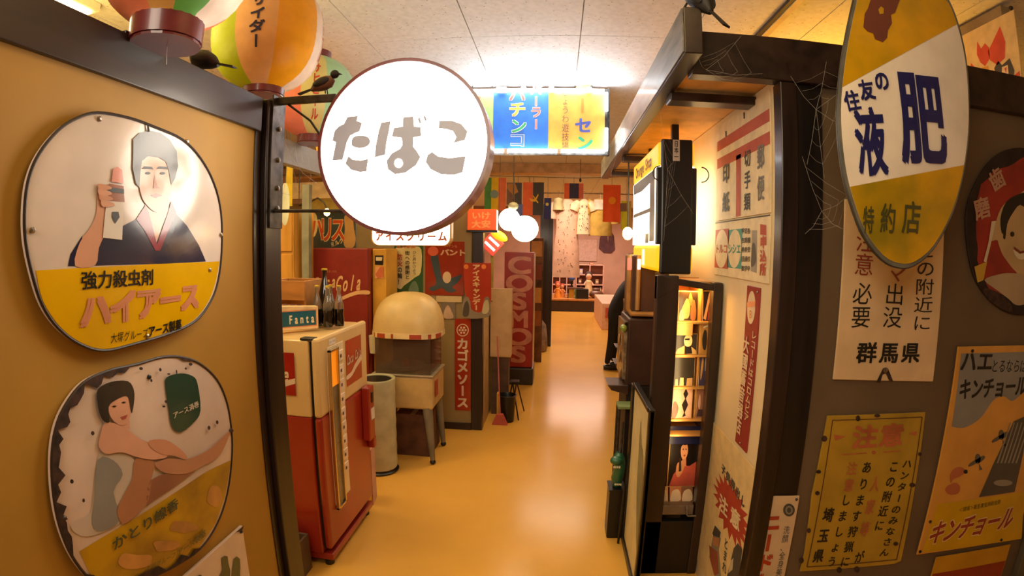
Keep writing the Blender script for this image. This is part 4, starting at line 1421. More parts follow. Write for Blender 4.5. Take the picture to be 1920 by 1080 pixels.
# ------------------------------------------------------------------ cream and red drinks machine
CM = mat('machine_cream', 'dcb878', rough=.3, var=.04, nscale=3, coat=.3)
RM = mat('machine_red', '9c2a1c', rough=.28, var=.06, nscale=3, coat=.4)
vm = thing('drinks_machine', 'upright cream over red drinks machine with a tall glass slot in its door', 'vending machine')
yn, yf, xd = 2.53, 3.26, -1.25
zs = .955
MB().box(-1.93, -1.312, yn, yf, zs, 1.388).build('upper_body', CM, vm, bevel=.008)
MB().box(-1.93, -1.312, yn, yf, .09, zs - .001).build('lower_body', RM, vm, bevel=.008)
MB().box(-1.35, -1.27, yn + .02, yf - .02, .12, 1.38).build('seam', BLACK, vm)
MB().box(-1.293, xd, yn - .005, yf + .005, zs, 1.40).build('upper_door', CM, vm, bevel=.016)
MB().box(-1.293, xd, yn - .005, yf + .005, .13, zs - .001).build('lower_door', RM, vm, bevel=.016)
MB().box(-1.92, -1.255, yn + .01, yf, .045, .088).build('plinth', RM, vm, bevel=.006)
for a_, b_ in ((-1.88, yn + .05), (-1.30, yn + .05), (-1.30, yf - .05), (-1.88, yf - .05)):
    MB().tube([(a_, b_, 0), (a_, b_, .05)], .03, 12).build('foot', BLACK, vm, smooth=True)
MB().box(-1.36, -1.28, yn + .0, yn + .06, 1.389, 1.402).build('hinge_cap', DKSTEEL, vm, bevel=.003)
fd = Face((xd + .001, 0, 0), (0, 1, 0))
CH = mat('chrome', 'd8c8a8', rough=.18, metal=1., var=.02)
CRM = mat('plate_cream', 'e6cfa0', rough=.35, var=.04, coat=.2)
a_, b_ = fd.px(612, 657), fd.px(631, 900)
sy0, sy1 = a_[0] + .0, a_[0] + .12
sz0, sz1 = .345, a_[1]
MB().box(xd, xd + .008, sy0, sy1 + .10, sz0 + .03, sz1 + .015).build('plate', CRM, vm, bevel=.003)
mb = MB()
for (ya, yb_, za, zc) in ((sy0, sy0 + .014, sz0, sz1), (sy1 - .014, sy1, sz0, sz1), (sy0, sy1, sz0, sz0 + .014), (sy0, sy1, sz1 - .014, sz1)):
    mb.box(xd + .004, xd + .024, ya, yb_, za, zc)
mb.build('slot_frame', CH, vm, bevel=.002)
sfr = vm.children[-1]
MB().box(xd + .006, xd + .012, sy0 + .014, sy1 - .014, sz0 + .014, sz1 - .22).build('slot_glass', mat('smoked_glass', '5e5a50', rough=.15, var=.1, coat=.6), vm)
MB().box(xd + .006, xd + .012, sy0 + .014, sy1 - .014, sz1 - .22, sz1 - .014).build('lit_glass', mat('lit_amber_glass', 'e08a20', rough=.2, emit=.55, ecol='ff8a18'), vm)
for k in range(9):
    z_ = sz1 - .06 - k * .088
    MB().box(xd + .008, xd + .016, sy1 + .018, sy1 + .085, z_ - .034, z_ + .03).build('price_tag', paper('e8d0b0'), vm, bevel=.002)
    fd.rect(sy1 + .03, sy1 + .05, z_ - .012, z_ + .008, mat('tag_ink', '5a3a30'), 19, 'tag_mark')
a_, c_ = fd.px(645, 641), fd.px(677, 722)
ly0, ly1, lz0, lz1 = a_[0] + .02, fd.px(677, 650)[0], fd.px(650, 726)[1], fd.px(660, 634)[1]
LR = enamel('a32218')
fd.rect(ly0, ly1, lz0, lz1, LR, 1, 'red_logo')
LWc = enamel('e4c8a4')
fd.text('Coca Cola', (ly0 + .015, (lz0 + lz1) / 2 + .02), (ly1 - .01, (lz0 + lz1) / 2 + .035), .085, LWc, bold=.03, slant=.25, wf=1.5)
fd.poly(smooth([(ly0, lz0 + .045), (ly0 + .08, lz0 + .05), (ly0 + .16, lz0 + .085), (ly1, lz0 + .12), (ly1, lz0 + .155), (ly0 + .15, lz0 + .12), (ly0 + .08, lz0 + .08), (ly0, lz0 + .07)], 3), LWc, 2, 'ribbon')
p_ = fd.px(622, 642)
fd.rect(p_[0] - .04, p_[0] + .05, p_[1] - .012, p_[1] + .022, paper('e4d4bc'), 1, 'label')
fd.text('DRINK', (p_[0] - .035, p_[1] + .006), (p_[0] + .045, p_[1] + .006), .014, BLK, lay=2)
fd.flush(vm)
ya = 3.17
cbx_ = MB().box(xd, xd + .055, ya - .04, ya + .06, .60, .97).build('coin_box', RM, vm, bevel=.008)
MB().box(xd + .054, xd + .060, ya + .0, ya + .03, .86, .93).build('coin_slot', BLACK, cbx_)
MB().box(xd + .054, xd + .058, ya - .01, ya + .05, .74, .82).build('coin_label', paper('d8c8b0'), cbx_)
MB().box(xd, xd + .05, ya + .04, yf + .0, .52, .60).build('opener', RM, vm, bevel=.008)
fs2 = Face((0, yn - .006, 0), (1, 0, 0))
c_ = fs2.px(553, 700)
z0_, z1_ = fs2.px(553, 742)[1], fs2.px(553, 662)[1]
fs2.rect(c_[0] - .34, c_[0], z0_, z1_, LR, 1, 'red_logo')
fs2.text('Coke', (c_[0] - .30, z0_ + .12), (c_[0] - .02, z0_ + .12), .12, LWc, bold=.04, slant=.25, wf=1.2)
fs2.poly([(c_[0] - .34, z0_ + .04), (c_[0] - .18, z0_ + .05), (c_[0], z0_ + .10), (c_[0], z0_ + .07), (c_[0] - .15, z0_ + .02), (c_[0] - .34, z0_ + .015)], LWc, 2, 'ribbon')
fs2.flush(vm)
done(vm)

# box sign, crate and bottles on the machine
A_, B_ = P(533, 616, z=1.402), P(592, 601, z=1.402)
A_, B_ = Vector((-1.60, 2.66, 1.402)), Vector((-1.405, 2.86, 1.402))
ff = Face(A_, B_ - A_)
L_ = (B_ - A_).length
bx = thing('small_box_sign', 'small cream box sign with a teal panel standing on the cream drinks machine', 'sign')
mb = MB()
mb.prism([ff.W((0, 0)), ff.W((L_, 0)), ff.W((L_, .135)), ff.W((0, .15))], -ff.n * .05)
mb.build('case', mat('box_sign_cream', 'e8c48c', rough=.4), bx, bevel=.004)
ff.rect(.02, L_ - .01, .018, .118, mat('box_sign_border', 'd88850', rough=.4), 1, 'border')
ff.rect(.026, L_ - .016, .024, .112, enamel('1d5a68'), 2, 'teal_panel')
ff.text('Fanta', (.09, .066), (L_ - .02, .066), .07, enamel('ecdcae'), lay=3, bold=.04, wf=1.25)
ff.flush(bx)
mb = MB()
mb.prism([ff.W((-.09, 0)), ff.W((-.055, 0)), ff.W((-.055, .14)), ff.W((-.09, .14))], -ff.n * .05)
mb.build('side_wing', MATS['box_sign_cream'], bx, bevel=.003)
done(bx)

WC = mat('crate_wood', 'b07430', rough=.6, var=.15, nscale=10, stretch=(.3, 1, 1), bump=.2)
cr = thing('bottle_crate', 'wooden bottle crate on the cream drinks machine behind the small box sign', 'crate')
MB().box(-1.80, -1.53, 2.93, 2.945, 1.56, 1.68).build('board', WC, cr, bevel=.002)
MB().box(-1.80, -1.53, 2.93, 2.945, 1.402, 1.53).build('board', WC, cr, bevel=.002)
MB().box(-1.80, -1.53, 3.185, 3.20, 1.402, 1.68).build('board', WC, cr, bevel=.002)
for x_ in (-1.80, -1.545):
    MB().box(x_, x_ + .015, 2.946, 3.184, 1.402, 1.68).build('end_board', WC, cr, bevel=.002)
MB().box(-1.784, -1.546, 2.946, 3.184, 1.402, 1.412).build('bottom_board', WC, cr)
for k in range(5):
    MB().box(-1.785 + k * .05, -1.75 + k * .05, 2.9275, 2.9295, 1.50, 1.535).build('label', mat('mauve_label', '7a5a5c', rough=.5), cr)
done(cr)

COLA = mat('cola', '120805', rough=.08, var=0, coat=1.)
CAPM = mat('bottle_cap', 'd8b840', rough=.3, metal=.6, var=.1)
CLR = mat('pale_glass', 'b8b09c', rough=.06, var=0, trans=.8, alpha=.75, coat=.6)


def bottle(loc, h, r, label, full=.5):
    t = thing('cola_bottle', label, 'bottle', 'cola bottles on the drinks machine')
    pr = [(.0, 0), (r * .9, 0), (r, h * .03), (r * .96, h * .2), (r * .86, h * .3), (r * .98, h * .42), (r * .95, h * .55), (r * .6, h * .72), (r * .38, h * .84), (r * .36, h * .96), (r * .42, h * .965), (r * .42, h)]
    k = 6 if full < .7 else 8
    MB().lathe([(a * 1.0, b) for a, b in pr[1:k]], (0, 0, 0), 18).build('liquid', COLA, t, smooth=True)
    MB().lathe([(a, b) for a, b in pr[k - 1:]], (0, 0, 0), 18).build('neck', CLR if full < .7 else COLA, t, smooth=True)
    MB().lathe([(r * .46, h - .004), (r * .46, h + .006), (r * .3, h + .009)], (0, 0, 0), 14).build('cap', CAPM, t, smooth=True)
    t.location = loc
    return t


zt_ = 1.402
bottle((-1.455, 3.06, zt_), .345, .042, 'tall dark bottle with a yellow cap, tallest on the drinks machine', .9)
bottle((-1.46, 2.96, zt_), .245, .031, 'short cola bottle at the back of the cluster beside the crate')
bottle((-1.395, 3.02, zt_), .245, .031, 'short cola bottle in the middle of the cluster on the machine')
bottle((-1.375, 2.93, zt_), .245, .031, 'short cola bottle nearest the visitor on the drinks machine')
bottle((-1.325, 2.99, zt_), .245, .031, 'short cola bottle nearest the door edge of the drinks machine')

# plastic crate at the machine's foot, left of it
pc = thing('grey_crate', 'grey plastic bottle crate on the floor before the cream and red machine', 'crate')
GP = mat('grey_plastic', '5a4838', rough=.5, var=.12)
for (bx_, nm) in (((-1.66, -1.645, 2.28, 2.50, .0, .24), 'side'), ((-1.395, -1.38, 2.28, 2.50, .0, .24), 'side'), ((-1.645, -1.395, 2.28, 2.295, .0, .15), 'end'),
                  ((-1.645, -1.395, 2.28, 2.295, .19, .24), 'rail'), ((-1.645, -1.395, 2.485, 2.50, .0, .24), 'end'), ((-1.645, -1.395, 2.295, 2.485, .0, .012), 'base')):
    MB().box(*bx_).build(nm, GP, pc, bevel=.003)
for k in range(3):
    MB().box(-1.645 + .0625 * (k + 1) - .004, -1.645 + .0625 * (k + 1) + .004, 2.296, 2.484, .012, .16).build('divider', GP, pc)
done(pc)

# ------------------------------------------------------------------ tall red machine behind
rm = thing('red_vending_machine', 'tall plain red vending machine with cream script lettering behind the crate', 'vending machine')
RD2 = mat('machine_dark_red', '87281c', rough=.4, var=.05)
MB().box(-2.38, -1.74, 4.61, 5.06, .06, 1.875).build('body', RD2, rm, bevel=.008)
MB().box(-2.375, -1.745, 4.595, 4.609, .30, 1.87).build('door', RD2, rm, bevel=.004)
MB().box(-2.36, -1.76, 4.62, 5.04, 0, .06).build('plinth', BLACK, rm)
fv = Face((0, 4.594, 0), (1, 0, 0))
CL_ = enamel('dcae78')
fv.text('Coca', fv.px(588, 532), fv.px(632, 526), .168, CL_, bold=.035, slant=.28, wf=1.3)
fv.text('Cola', fv.px(630, 532), fv.px(680, 528), .205, CL_, bold=.035, slant=.28, wf=1.3)
fv.tpx('DRINK', (613, 509), (632, 509), 6, enamel('c88868'), bold=.02)
fv.pp(smooth([(600, 590), (626, 566), (650, 552), (672, 545), (692, 545), (692, 552), (672, 552), (648, 560), (626, 572), (605, 592)], 3), CL_, 2, 'ribbon')
fv.flush(rm)
done(rm)

ym = thing('yellow_machine', 'narrow yellow machine with a small coin plate and red arrow next to the red machine', 'vending machine')
YT = mat('machine_yellow', 'd09a34', rough=.4, var=.06)
MB().box(-1.735, -1.595, 4.70, 5.06, .04, 1.87).build('body', YT, ym, bevel=.01)
MB().box(-1.72, -1.61, 4.72, 5.04, 0, .04).build('plinth', BLACK, ym)
fv = Face((0, 4.695, 0), (1, 0, 0))
fv.pp([(703, 479), (719, 479), (718, 497), (703, 496)], BLK, 1, 'coin_plate')
fv.pp([(705, 482), (717, 482), (716, 489), (705, 489)], paper('d8c8a0'), 2, 'coin_plate')
fv.pp([(703, 500), (719, 500), (719, 522), (703, 522)], paper('e0a060'), 1, 'arrow_label')
fv.pp([(713, 500), (719, 500), (719, 520), (708, 522), (704, 514)], paper('c86838'), 2, 'arrow_label')
fv.pp([(692, 478), (697, 478), (697, 520), (692, 520)], paper('f0c020'), 1, 'yellow_edge')
fv.flush(ym)
MB().lathe([(.05, 0), (.045, -.12), (.04, -.17)], (-1.70, 4.63, 1.05), 14).build('cup_dispenser', paper('d8cca8'), ym, smooth=True)
MB().box(-1.715, -1.685, 4.67, 4.698, .95, 1.0).build('bracket', DKSTEEL, ym)
done(ym)

# ------------------------------------------------------------------ candy floss machine, bin, box
cf = thing('candy_floss_machine', 'candy floss machine with a cream dome hood, clear walls and splayed grey legs', 'machine')
CFM = mat('floss_cream', 'c4a468', rough=.4, var=.06)
MB().box(-1.545, -1.015, 4.16, 4.62, .50, .79).build('body', CFM, cf, bevel=.02)
MB().box(-1.555, -1.005, 4.15, 4.63, .79, .805).build('top_tray', mat('floss_tray', 'a89878', rough=.35, metal=.3), cf, bevel=.004)
for sx_, sy_ in ((-1.49, 4.2), (-1.07, 4.2), (-1.07, 4.58), (-1.49, 4.58)):
    mb = MB()
    ox = .045 if sx_ > -1.2 else -.045
    oy = .03 if sy_ > 4.4 else -.03
    mb.tube([(sx_, sy_, .51), (sx_ + ox, sy_ + oy, .04)], [.045, .022], 10)
    mb.build('leg', mat('leg_grey', '77705c', rough=.45, var=.1), cf, smooth=True)
    MB().ell((sx_ + ox, sy_ + oy, .022), .028, .028, .022, 10, 8).build('caster', BLACK, cf, smooth=True)
clear = mat('hazy_acrylic', '6a5440', rough=.12, var=.1, alpha=.42, coat=.4)
for bx_ in ((-1.525, -1.035, 4.175, 4.179, .805, 1.16), (-1.525, -1.035, 4.60, 4.604, .805, 1.16), (-1.525, -1.521, 4.18, 4.6, .805, 1.16), (-1.039, -1.035, 4.18, 4.6, .805, 1.16)):
    MB().box(*bx_).build('clear_wall', clear, cf)
MB().box(-1.50, -1.06, 4.595, 4.599, .81, 1.15).build('back_panel', mat('dark_backing', '33241c', rough=.5), cf)
n_, vs, rows = 40, [], 12
sup = lambda t, e: (abs(math.cos(t)) ** e * (1 if math.cos(t) > 0 else -1), abs(math.sin(t)) ** e * (1 if math.sin(t) > 0 else -1))
for j in range(rows + 1):
    tt = j / rows * PI / 2
    k_, zz = (max(.02, math.cos(tt)) ** .72 if j else 1.0), 1.16 + .335 * math.sin(tt) ** .95
    for i in range(n_):
        ca_, sa_ = sup(2 * PI * i / n_, .62)
        vs.append((-1.28 + .305 * ca_ * k_, 4.39 + .255 * sa_ * k_, zz))
MB().add(vs, [(j * n_ + i, j * n_ + (i + 1) % n_, (j + 1) * n_ + (i + 1) % n_, (j + 1) * n_ + i) for j in range(rows) for i in range(n_)] + [tuple(range(rows * n_, rows * n_ + n_))]).build('dome_hood', mat('dome_cream', 'd0b070', rough=.4, var=.04), cf, smooth=True)
bandm = mat('band_cream', 'dcc088', rough=.5)
BR_ = mat('band_red', 'a03c20', rough=.5)


def band(t0, t1, off, z0, z1, m_, nm):
    k2 = max(2, int((t1 - t0) / 4))
    vs = []
    for z_ in (z0, z1):
        for i in range(k2 + 1):
            ca_, sa_ = sup(math.radians(t0 + (t1 - t0) * i / k2), .62)
            vs.append((-1.28 + (.305 + off) * ca_, 4.39 + (.255 + off) * sa_, z_))
    MB().add(vs, [(i, i + 1, k2 + 2 + i, k2 + 1 + i) for i in range(k2)]).build(nm, m_, cf, smooth=True)


band(0, 360, .004, 1.118, 1.168, bandm, 'hood_band')
for a0_, a1_ in ((-136, -133), (-124, -106), (-97, -94.5), (-84, -66), (-52, -44), (-30, -8)):
    band(a0_, a1_, .006, 1.12, 1.158, BR_, 'red_check')
MB().lathe([(.04, 0), (.15, .02), (.17, .05), (.165, .05), (.14, .03)], (-1.30, 4.36, .806), 24).build('spinner_pan', mat('pan_aluminium', 'a89a8c', rough=.35, metal=.4), cf, smooth=True)
MB().lathe([(.03, 0), (.04, .05), (.02, .07)], (-1.30, 4.36, .83), 16).build('spinner_head', mat('spinner_red', 'a04038', rough=.4), cf, smooth=True)
MB().box(-1.01, -1.004, 4.24, 4.33, .60, .74).build('switch_plate', BR_, cf)
done(cf)
bn = thing('round_bin', 'tall white ribbed round bin with a painted-dark mouth beside the candy floss machine', 'bin')
pr = [(.135, .03)]
for k in range(13):
    pr += [(.145 + (.004 if k % 2 else 0), .04 + k * .058)]
pr += [(.155, .80), (.15, .815), (.12, .81), (.118, .70), (.02, .69)]
MB().lathe(pr, (-1.44, 3.98, 0), 30).build('body', mat('bin_white', 'b8b088', rough=.5, var=.08), bn, smooth=True)
MB().lathe([(.15, 0), (.16, .015), (.13, .035)], (-1.44, 3.98, 0), 24).build('base', BLACK, bn, smooth=True)
MB().lathe([(.117, 0), (.117, .01)], (-1.44, 3.98, .795), 24).build('mouth', BLACK, bn)  # black disc put in for the shade inside the opening
done(bn)
cbx = thing('cardboard_box', 'brown cardboard box on the floor under the candy floss machine', 'box')
CBM = mat('cardboard', '5e3a26', rough=.7, var=.2)
MB().box(-1.40, -1.08, 4.32, 4.70, 0, .40).build('carton', CBM, cbx, bevel=.004)
MB().box(-1.26, -1.22, 4.316, 4.704, .4, .403).build('tape', mat('tape', '8a6a40', rough=.3), cbx)
done(cbx)
pbn = MB().obox((-1.30, 3.42, .22), .012, .14, .44, .15).build('leaning_board', mat('pinkish_board', 'c8947c', rough=.5, var=.08), bevel=.002)
tag(done(pbn), 'small pinkish board standing on the floor behind the drinks machine', 'board')

# ------------------------------------------------------------------ stall wall with posters
OL = mat('olive_tan_wall', '9a8250', rough=.6, var=.06, nscale=3)
struct(MB().box(-3.3, -.835, 5.10, 5.15, 0, 2.35).build('wall_stall', OL))
struct(MB().box(-.835, -.72, 5.085, 5.19, 0, 2.04).build('trim_14', WOODV, bevel=.004))
struct(MB().box(-1.16, -.836, 5.075, 5.099, 0, .07).build('baseboard_stall', WOOD))
struct(MB().box(-.735, -.722, 5.192, 5.9, 0, 1.3).build('wall_stall_side', mat('plywood', 'c8a878', rough=.6, var=.1)))
struct(MB().box(-3.2, -1.6, 4.7, 4.78, 2.36, 2.52).build('trim_15', mat('pale_lintel', 'b89a6c', rough=.5)))
struct(MB().box(-1.455, -1.40, 2.2, 5.0, 2.33, 2.46).build('trim_16', mat('grey_eave', '8e8880', rough=.45, var=.15, nscale=10, stretch=(1, .2, 1)), bevel=.003))
fk = Face((0, 5.09, 0), (1, 0, 0))


def sign_on(f, box, m, name, label, cat='sign', th=.008, **k):
    x0, y0, x1, y1 = box
    a, b = f.px(x0, y1), f.px(x1, y0)
    g = f.board([(a[0], a[1]), (b[0], a[1]), (b[0], b[1]), (a[0], b[1])], m, name, th=th, bevel=.002)
    tag(g, label, cat, **k)
    return g


g = sign_on(fk, (853, 598, 883, 769), enamel('a8341c'), 'vertical_sign', 'red vertical sauce sign with white characters and a ring emblem on the olive stall wall')
TK = enamel('e6c8a0')
fk.ep(867.5, 619, 11.5, 12, TK, 1, 'emblem')
fk.ep(867.5, 619, 9.6, 10, enamel('a8341c'), 2, 'emblem')
for k in range(6):
    t = k * PI / 3
    fk.ep(867.5 + 5.5 * math.cos(t), 619 + 5.5 * math.sin(t), 2.2, 2.2, TK, 3, 'emblem', 8)
fk.ep(867.5, 619, 2.4, 2.4, TK, 3, 'emblem', 8)
fk.vpx('カゴメソース', (867.5, 633), (867.5, 765), 23, TK, bold=.055, hf=1)
fk.flush(g)
done(g)

g = sign_on(fk, (739, 452, 793, 556), enamel('2e5a34'), 'poster', 'green fire prevention poster with a cream speech cloud', 'poster')
fk.pp([(740, 470), (752, 464), (775, 462), (790, 468), (789, 510), (778, 520), (768, 528), (757, 536), (752, 542), (744, 538), (741, 520)], enamel('d8c890'), 1, 'speech_cloud', 3)
fk.vpx('ひと声かけよう', (777, 470), (777, 516), 8, BLK, bold=.02)
fk.vpx('街への感謝と', (764, 470), (764, 524), 9, BLK, bold=.03)
fk.vpx('防火', (750, 476), (750, 500), 10, enamel('b8462c'), bold=.04)
fk.vpx('の輪！', (750, 500), (750, 534), 9, BLK, bold=.04)
fk.tpx('住人参加', (743, 462), (779, 462), 7, enamel('c86a30'), bold=.04)
fk.pp([(766, 548), (772, 530), (780, 528), (785, 548)], enamel('6a8468'), 2, 'drawing', 3)
fk.flush(g)
done(g)

g = sign_on(fk, (797, 453, 871, 553), enamel('97301c'), 'enamel_sign', 'large red enamel sign with white lettering and a plain blue wave shape')
fk.tpx('ハヤシも', (834, 461), (858, 462), 6, enamel('d89068'), bold=.03)
fk.tpx('バント', (826, 473), (874, 474), 13, enamel('dcb084'), bold=.06, wf=1.1)
fk.pp([(808, 480), (820, 476), (826, 510), (832, 525), (850, 520), (866, 515), (858, 530), (848, 538), (856, 546), (840, 548), (828, 540), (812, 546), (804, 540), (818, 532), (812, 505)], enamel('3c4e54'), 1, 'wave_shape', 3)
fk.ep(838, 520, 8, 11, enamel('d8b88c'), 2, 'wave_shape')
fk.ep(812, 471, 10, 9, enamel('d8684a'), 2, 'wave_shape')
fk.flush(g)
done(g)

g = sign_on(fk, (566, 352, 640, 398), paper('e8d468'), 'poster', 'plain pale yellow sheet high on the stall wall', 'poster')
done(g)
g = sign_on(fk, (566, 398, 668, 467), enamel('46504a'), 'enamel_sign', 'dark sign with orange characters outlined in cream and a tan bottle shape')
CO = enamel('ecd890')
fk.pp([(570, 402), (590, 398), (596, 420), (592, 440), (585, 445), (572, 438)], CO, 1, 'drawing', 3)
for ch, x in (('ハ', 594), ('リ', 612), ('ス', 634)):
    out_char(fk, ch, x, 430, 26, 46, enamel('d8582c'), CO)
fk.tpx('ミルク', (620, 460), (644, 450), 10, CO, bold=.05)
fk.pp([(646, 405), (660, 405), (664, 430), (667, 450), (662, 464), (648, 464), (644, 450), (647, 430)], enamel('d8a860'), 3, 'drawing', 3)
fk.flush(g)
done(g)
g = sign_on(Face((0, 5.085, 0), (1, 0, 0)), (827, 567, 854, 598), paper('7a6a54'), 'picture', 'small framed grey photograph beside the ring-emblem sign', 'picture')
fq = Face((0, 5.084, 0), (1, 0, 0))
fq.pp([(832, 596), (834, 580), (840, 572), (846, 582), (850, 596)], paper('c8a480'), 1, 'print', 3)
fq.flush(g)
done(g)
g = sign_on(Face((0, 5.08, 0), (1, 0, 0)), (818, 556, 866, 566), paper('d0b47c'), 'wooden_plate', 'small pale wooden name plate under the large red enamel sign', 'sign', .02)
done(g)

# cut-out ice bar sign on the post
fi = Face((0, 5.02, 0), (1, 0, 0))
cut = [(868, 493), (921, 493), (921, 560), (919, 575), (920, 588), (905, 596), (885, 596), (866, 590), (866, 575), (874, 556), (871, 545)]
ol = [fi.px(*p) for p in cut]
g = fi.board(ol, enamel('b03820'), 'enamel_sign', th=.01, bevel=.002)
tag(g, 'red cut-out sign with vertical cream lettering over two pale bears', 'sign')
fi.vpx('アイスキャンデー', (893, 495), (893, 582), 15, enamel('e8bc80'), bold=.06)
for x in (874, 907):
    fi.ep(x, 500, 4.5, 4.5, enamel('f0863c'), 2, 'square')
fi.pp([(866, 590), (868, 565), (876, 556), (882, 566), (884, 580), (900, 586), (906, 575), (908, 560), (916, 557), (920, 575), (918, 592), (900, 597), (880, 597)], enamel('8c7c64'), 2, 'bears', 3)
fi.pp([(868, 592), (870, 572), (876, 564), (880, 576), (878, 592)], enamel('4c443c'), 3, 'bears', 3)
fi.pp([(904, 586), (908, 566), (915, 563), (917, 580), (912, 588)], enamel('c8b888'), 3, 'bears', 3)
fi.flush(g)
MB().box(-.79, -.765, 5.031, 5.084, 1.4, 1.5).build('mount', DKSTEEL, g)
done(g)

# glowing ice cream sign behind the round one
ic = thing('ice_cream_lightbox', 'glowing white oblong ice cream sign with orange letters under the big round sign', 'sign')
fz = Face((0, 3.9, 0), (1, 0, 0))
x0_, x1_ = -1.45, -.80
mb = MB()
cor = []
for (cx__, cz__, a0_) in ((x1_ - .06, 1.96, -90), (x1_ - .06, 2.12, 0), (x0_ + .06, 2.12, 90), (x0_ + .06, 1.96, 180)):
    for k in range(7):
        t = math.radians(a0_ + 15 * k)
        cor.append((cx__ + .06 * math.cos(t), cz__ + .06 * math.sin(t)))
mb.prism([fz.W(p) for p in cor], (0, .08, 0))
mb.build('casing', mat('lightbox_rim', 'c89858', rough=.4), ic, bevel=.004)
fz.poly(ins(cor, (-1.125, 2.04), .96), mat('warm_glow', 'fff6e0', emit=3.6, ecol='fff0d0', var=0), 2, 'face_panel')
for k, ch in enumerate('アイスクリーム'):
    fz.char(ch, (x0_ + .07 + k * .085, 1.975), .075, .085, mat('ice_letters', 'b04818', rough=.5, emit=.15, ecol='d06020'), 3, .05)
fz.flush(ic)
for x_ in (-1.3, -.95):
    MB().tube([(x_, 3.94, 2.18), (x_, 3.94, CEIL - .01)], .004, 6).build('hanger', DKSTEEL, ic)
done(ic)

# odds and ends hanging in the left stall
ys = MB().box(-1.70, -1.655, 3.0, 3.004, 2.15, 2.44).build('yellow_banner', mat('banner_yellow', 'f0cc10', rough=.5), bevel=0)
MB().tube([(-1.68, 3.002, 2.44), (-1.68, 3.002, CEIL - .01)], .002, 5).build('string', DKSTEEL, ys)
tag(done(ys), 'narrow bright yellow strip hanging in the left stall', 'banner')
pk = MB().box(-1.535, -1.515, 2.58, 2.60, 0, 2.30).build('pale_pole', mat('pale_pink_pole', 'e0bcae', rough=.4), bevel=.003)
tag(done(pk), 'thin pale pink pole right behind the left post', 'pole')
MB_ = MB().ell((-1.49, 2.62, 2.13), .03, .01, .12, 12, 10).build('white_oval_tag', mat('tag_white', 'e8e0a0', rough=.4, emit=.2, ecol='f0e8a0'), smooth=True)
MB().tube([(-1.49, 2.62, 2.24), (-1.49, 2.62, CEIL - .01)], .0015, 5).build('string', DKSTEEL, MB_)
tag(done(MB_), 'small whitish oval tag hanging beside the pale pole', 'tag')
wc = thing('wooden_locker', 'tall orange wooden cupboard in the left stall behind the pale pole', 'cupboard')
MB().box(-2.62, -2.30, 4.2, 4.6, 0, 2.22).build('carcass', mat('orange_wood', 'c89038', rough=.5, var=.12, nscale=8, stretch=(1, 1, .2)), wc, bevel=.004)
for z0_, z1_ in ((1.85, 2.2), (1.45, 1.82), (.9, 1.42), (.1, .87)):
    MB().box(-2.61, -2.31, 4.185, 4.199, z0_, z1_).build('door', MATS['orange_wood'], wc, bevel=.003)
done(wc)
gc = MB().box(-2.27, -2.20, 4.3, 4.36, 0, 2.45).build('grey_column', mat('grey_green_column', '8a8a74', rough=.5))
done(tag(gc, 'grey green upright beside the orange cupboard', 'column'))
bl_ = thing('hanging_bulb', 'small glowing bulb below a wire arch above the dark sign in the left stall', 'lamp')
p_ = P(613, 398, y=4.6)
BG = mat('bulb_glow', 'ffe0a0', emit=20, ecol='ffd070', var=0)
MB().ell(p_, .03, .03, .036, 14, 10).build('bulb', BG, bl_, smooth=True)
MB().tube([p_ + Vector((0, 0, .03)), p_ + Vector((-.03, 0, .09)), p_ + Vector((-.1, 0, .14)), p_ + Vector((-.2, 0, .09)), p_ + Vector((-.3, 0, .07))], .008, 8).build('wire_arch', DKSTEEL, bl_, smooth=True)
MB().tube([p_ + Vector((-.3, 0, .07)), (p_.x - .3, 4.6, CEIL - .01)], .004, 6).build('cable', DKSTEEL, bl_)
done(bl_)

# birds
BB = mat('bird_grey_brown', '7a5548', rough=.6, var=.15)
BK = mat('bird_black', '171413', rough=.55, var=.1)


def bird(label, loc, sc_, body, head, face=1, tail=True):
    t = thing('bird_figure', label, 'bird')
    mb = MB()
    mb.tube([(-.055, 0, .020), (-.035, 0, .030), (-.01, 0, .040), (.015, 0, .048), (.03, 0, .058)], [.006, .019, .026, .024, .013], 12)
    mb.build('body', body, t, smooth=True)
    MB().ell((.036, 0, .073), .017, .015, .016, 12, 8).build('head', head, t, smooth=True)
    MB().tube([(.050, 0, .073), (.066, 0, .070)], [.005, .0008], 8).build('beak', head, t, smooth=True)
    MB().prism([(-.05, -.006, .022), (-.05, .006, .022), (-.105, .010, .006), (-.105, -.010, .006)], (0, 0, .004)).build('tail', head, t)
    for s_ in (-1, 1):
        MB().ell((-.008, s_ * .021, .042), .034, .006, .015, 12, 8, Matrix.Rotation(-.3, 3, 'Y')).build('wing', head, t, smooth=True)
        MB().tube([(.004, s_ * .009, .022), (.008, s_ * .010, .0)], .0022, 6).build('leg', BK, t)
    t.location = loc
    t.scale = (sc_, sc_, sc_)
    t.rotation_euler = (0, 0, 0 if face > 0 else PI)
    return t


bird('small brown bird figure with a dark head on the round sign arm', (-.79, 1.635, 2.4195), .95, BB, BK)
bird('black bird figure half hidden behind the left beam', (-1.03, 1.275, 2.403), 1.15, BK, BK, -1)
b3 = bird('large black bird figure on the end of the right eaves', (.485, 1.86, 2.786), 1.9, BK, BK)
b3.rotation_euler = (0, -.6, 2.2)
lt = MB().box(-1.03, -.992, .93, 1.12, 2.4025, 2.412).build('flat_batten', BLACK, bevel=.002)
done(tag(lt, 'flat dark batten lying on top of the left beam', 'batten'))

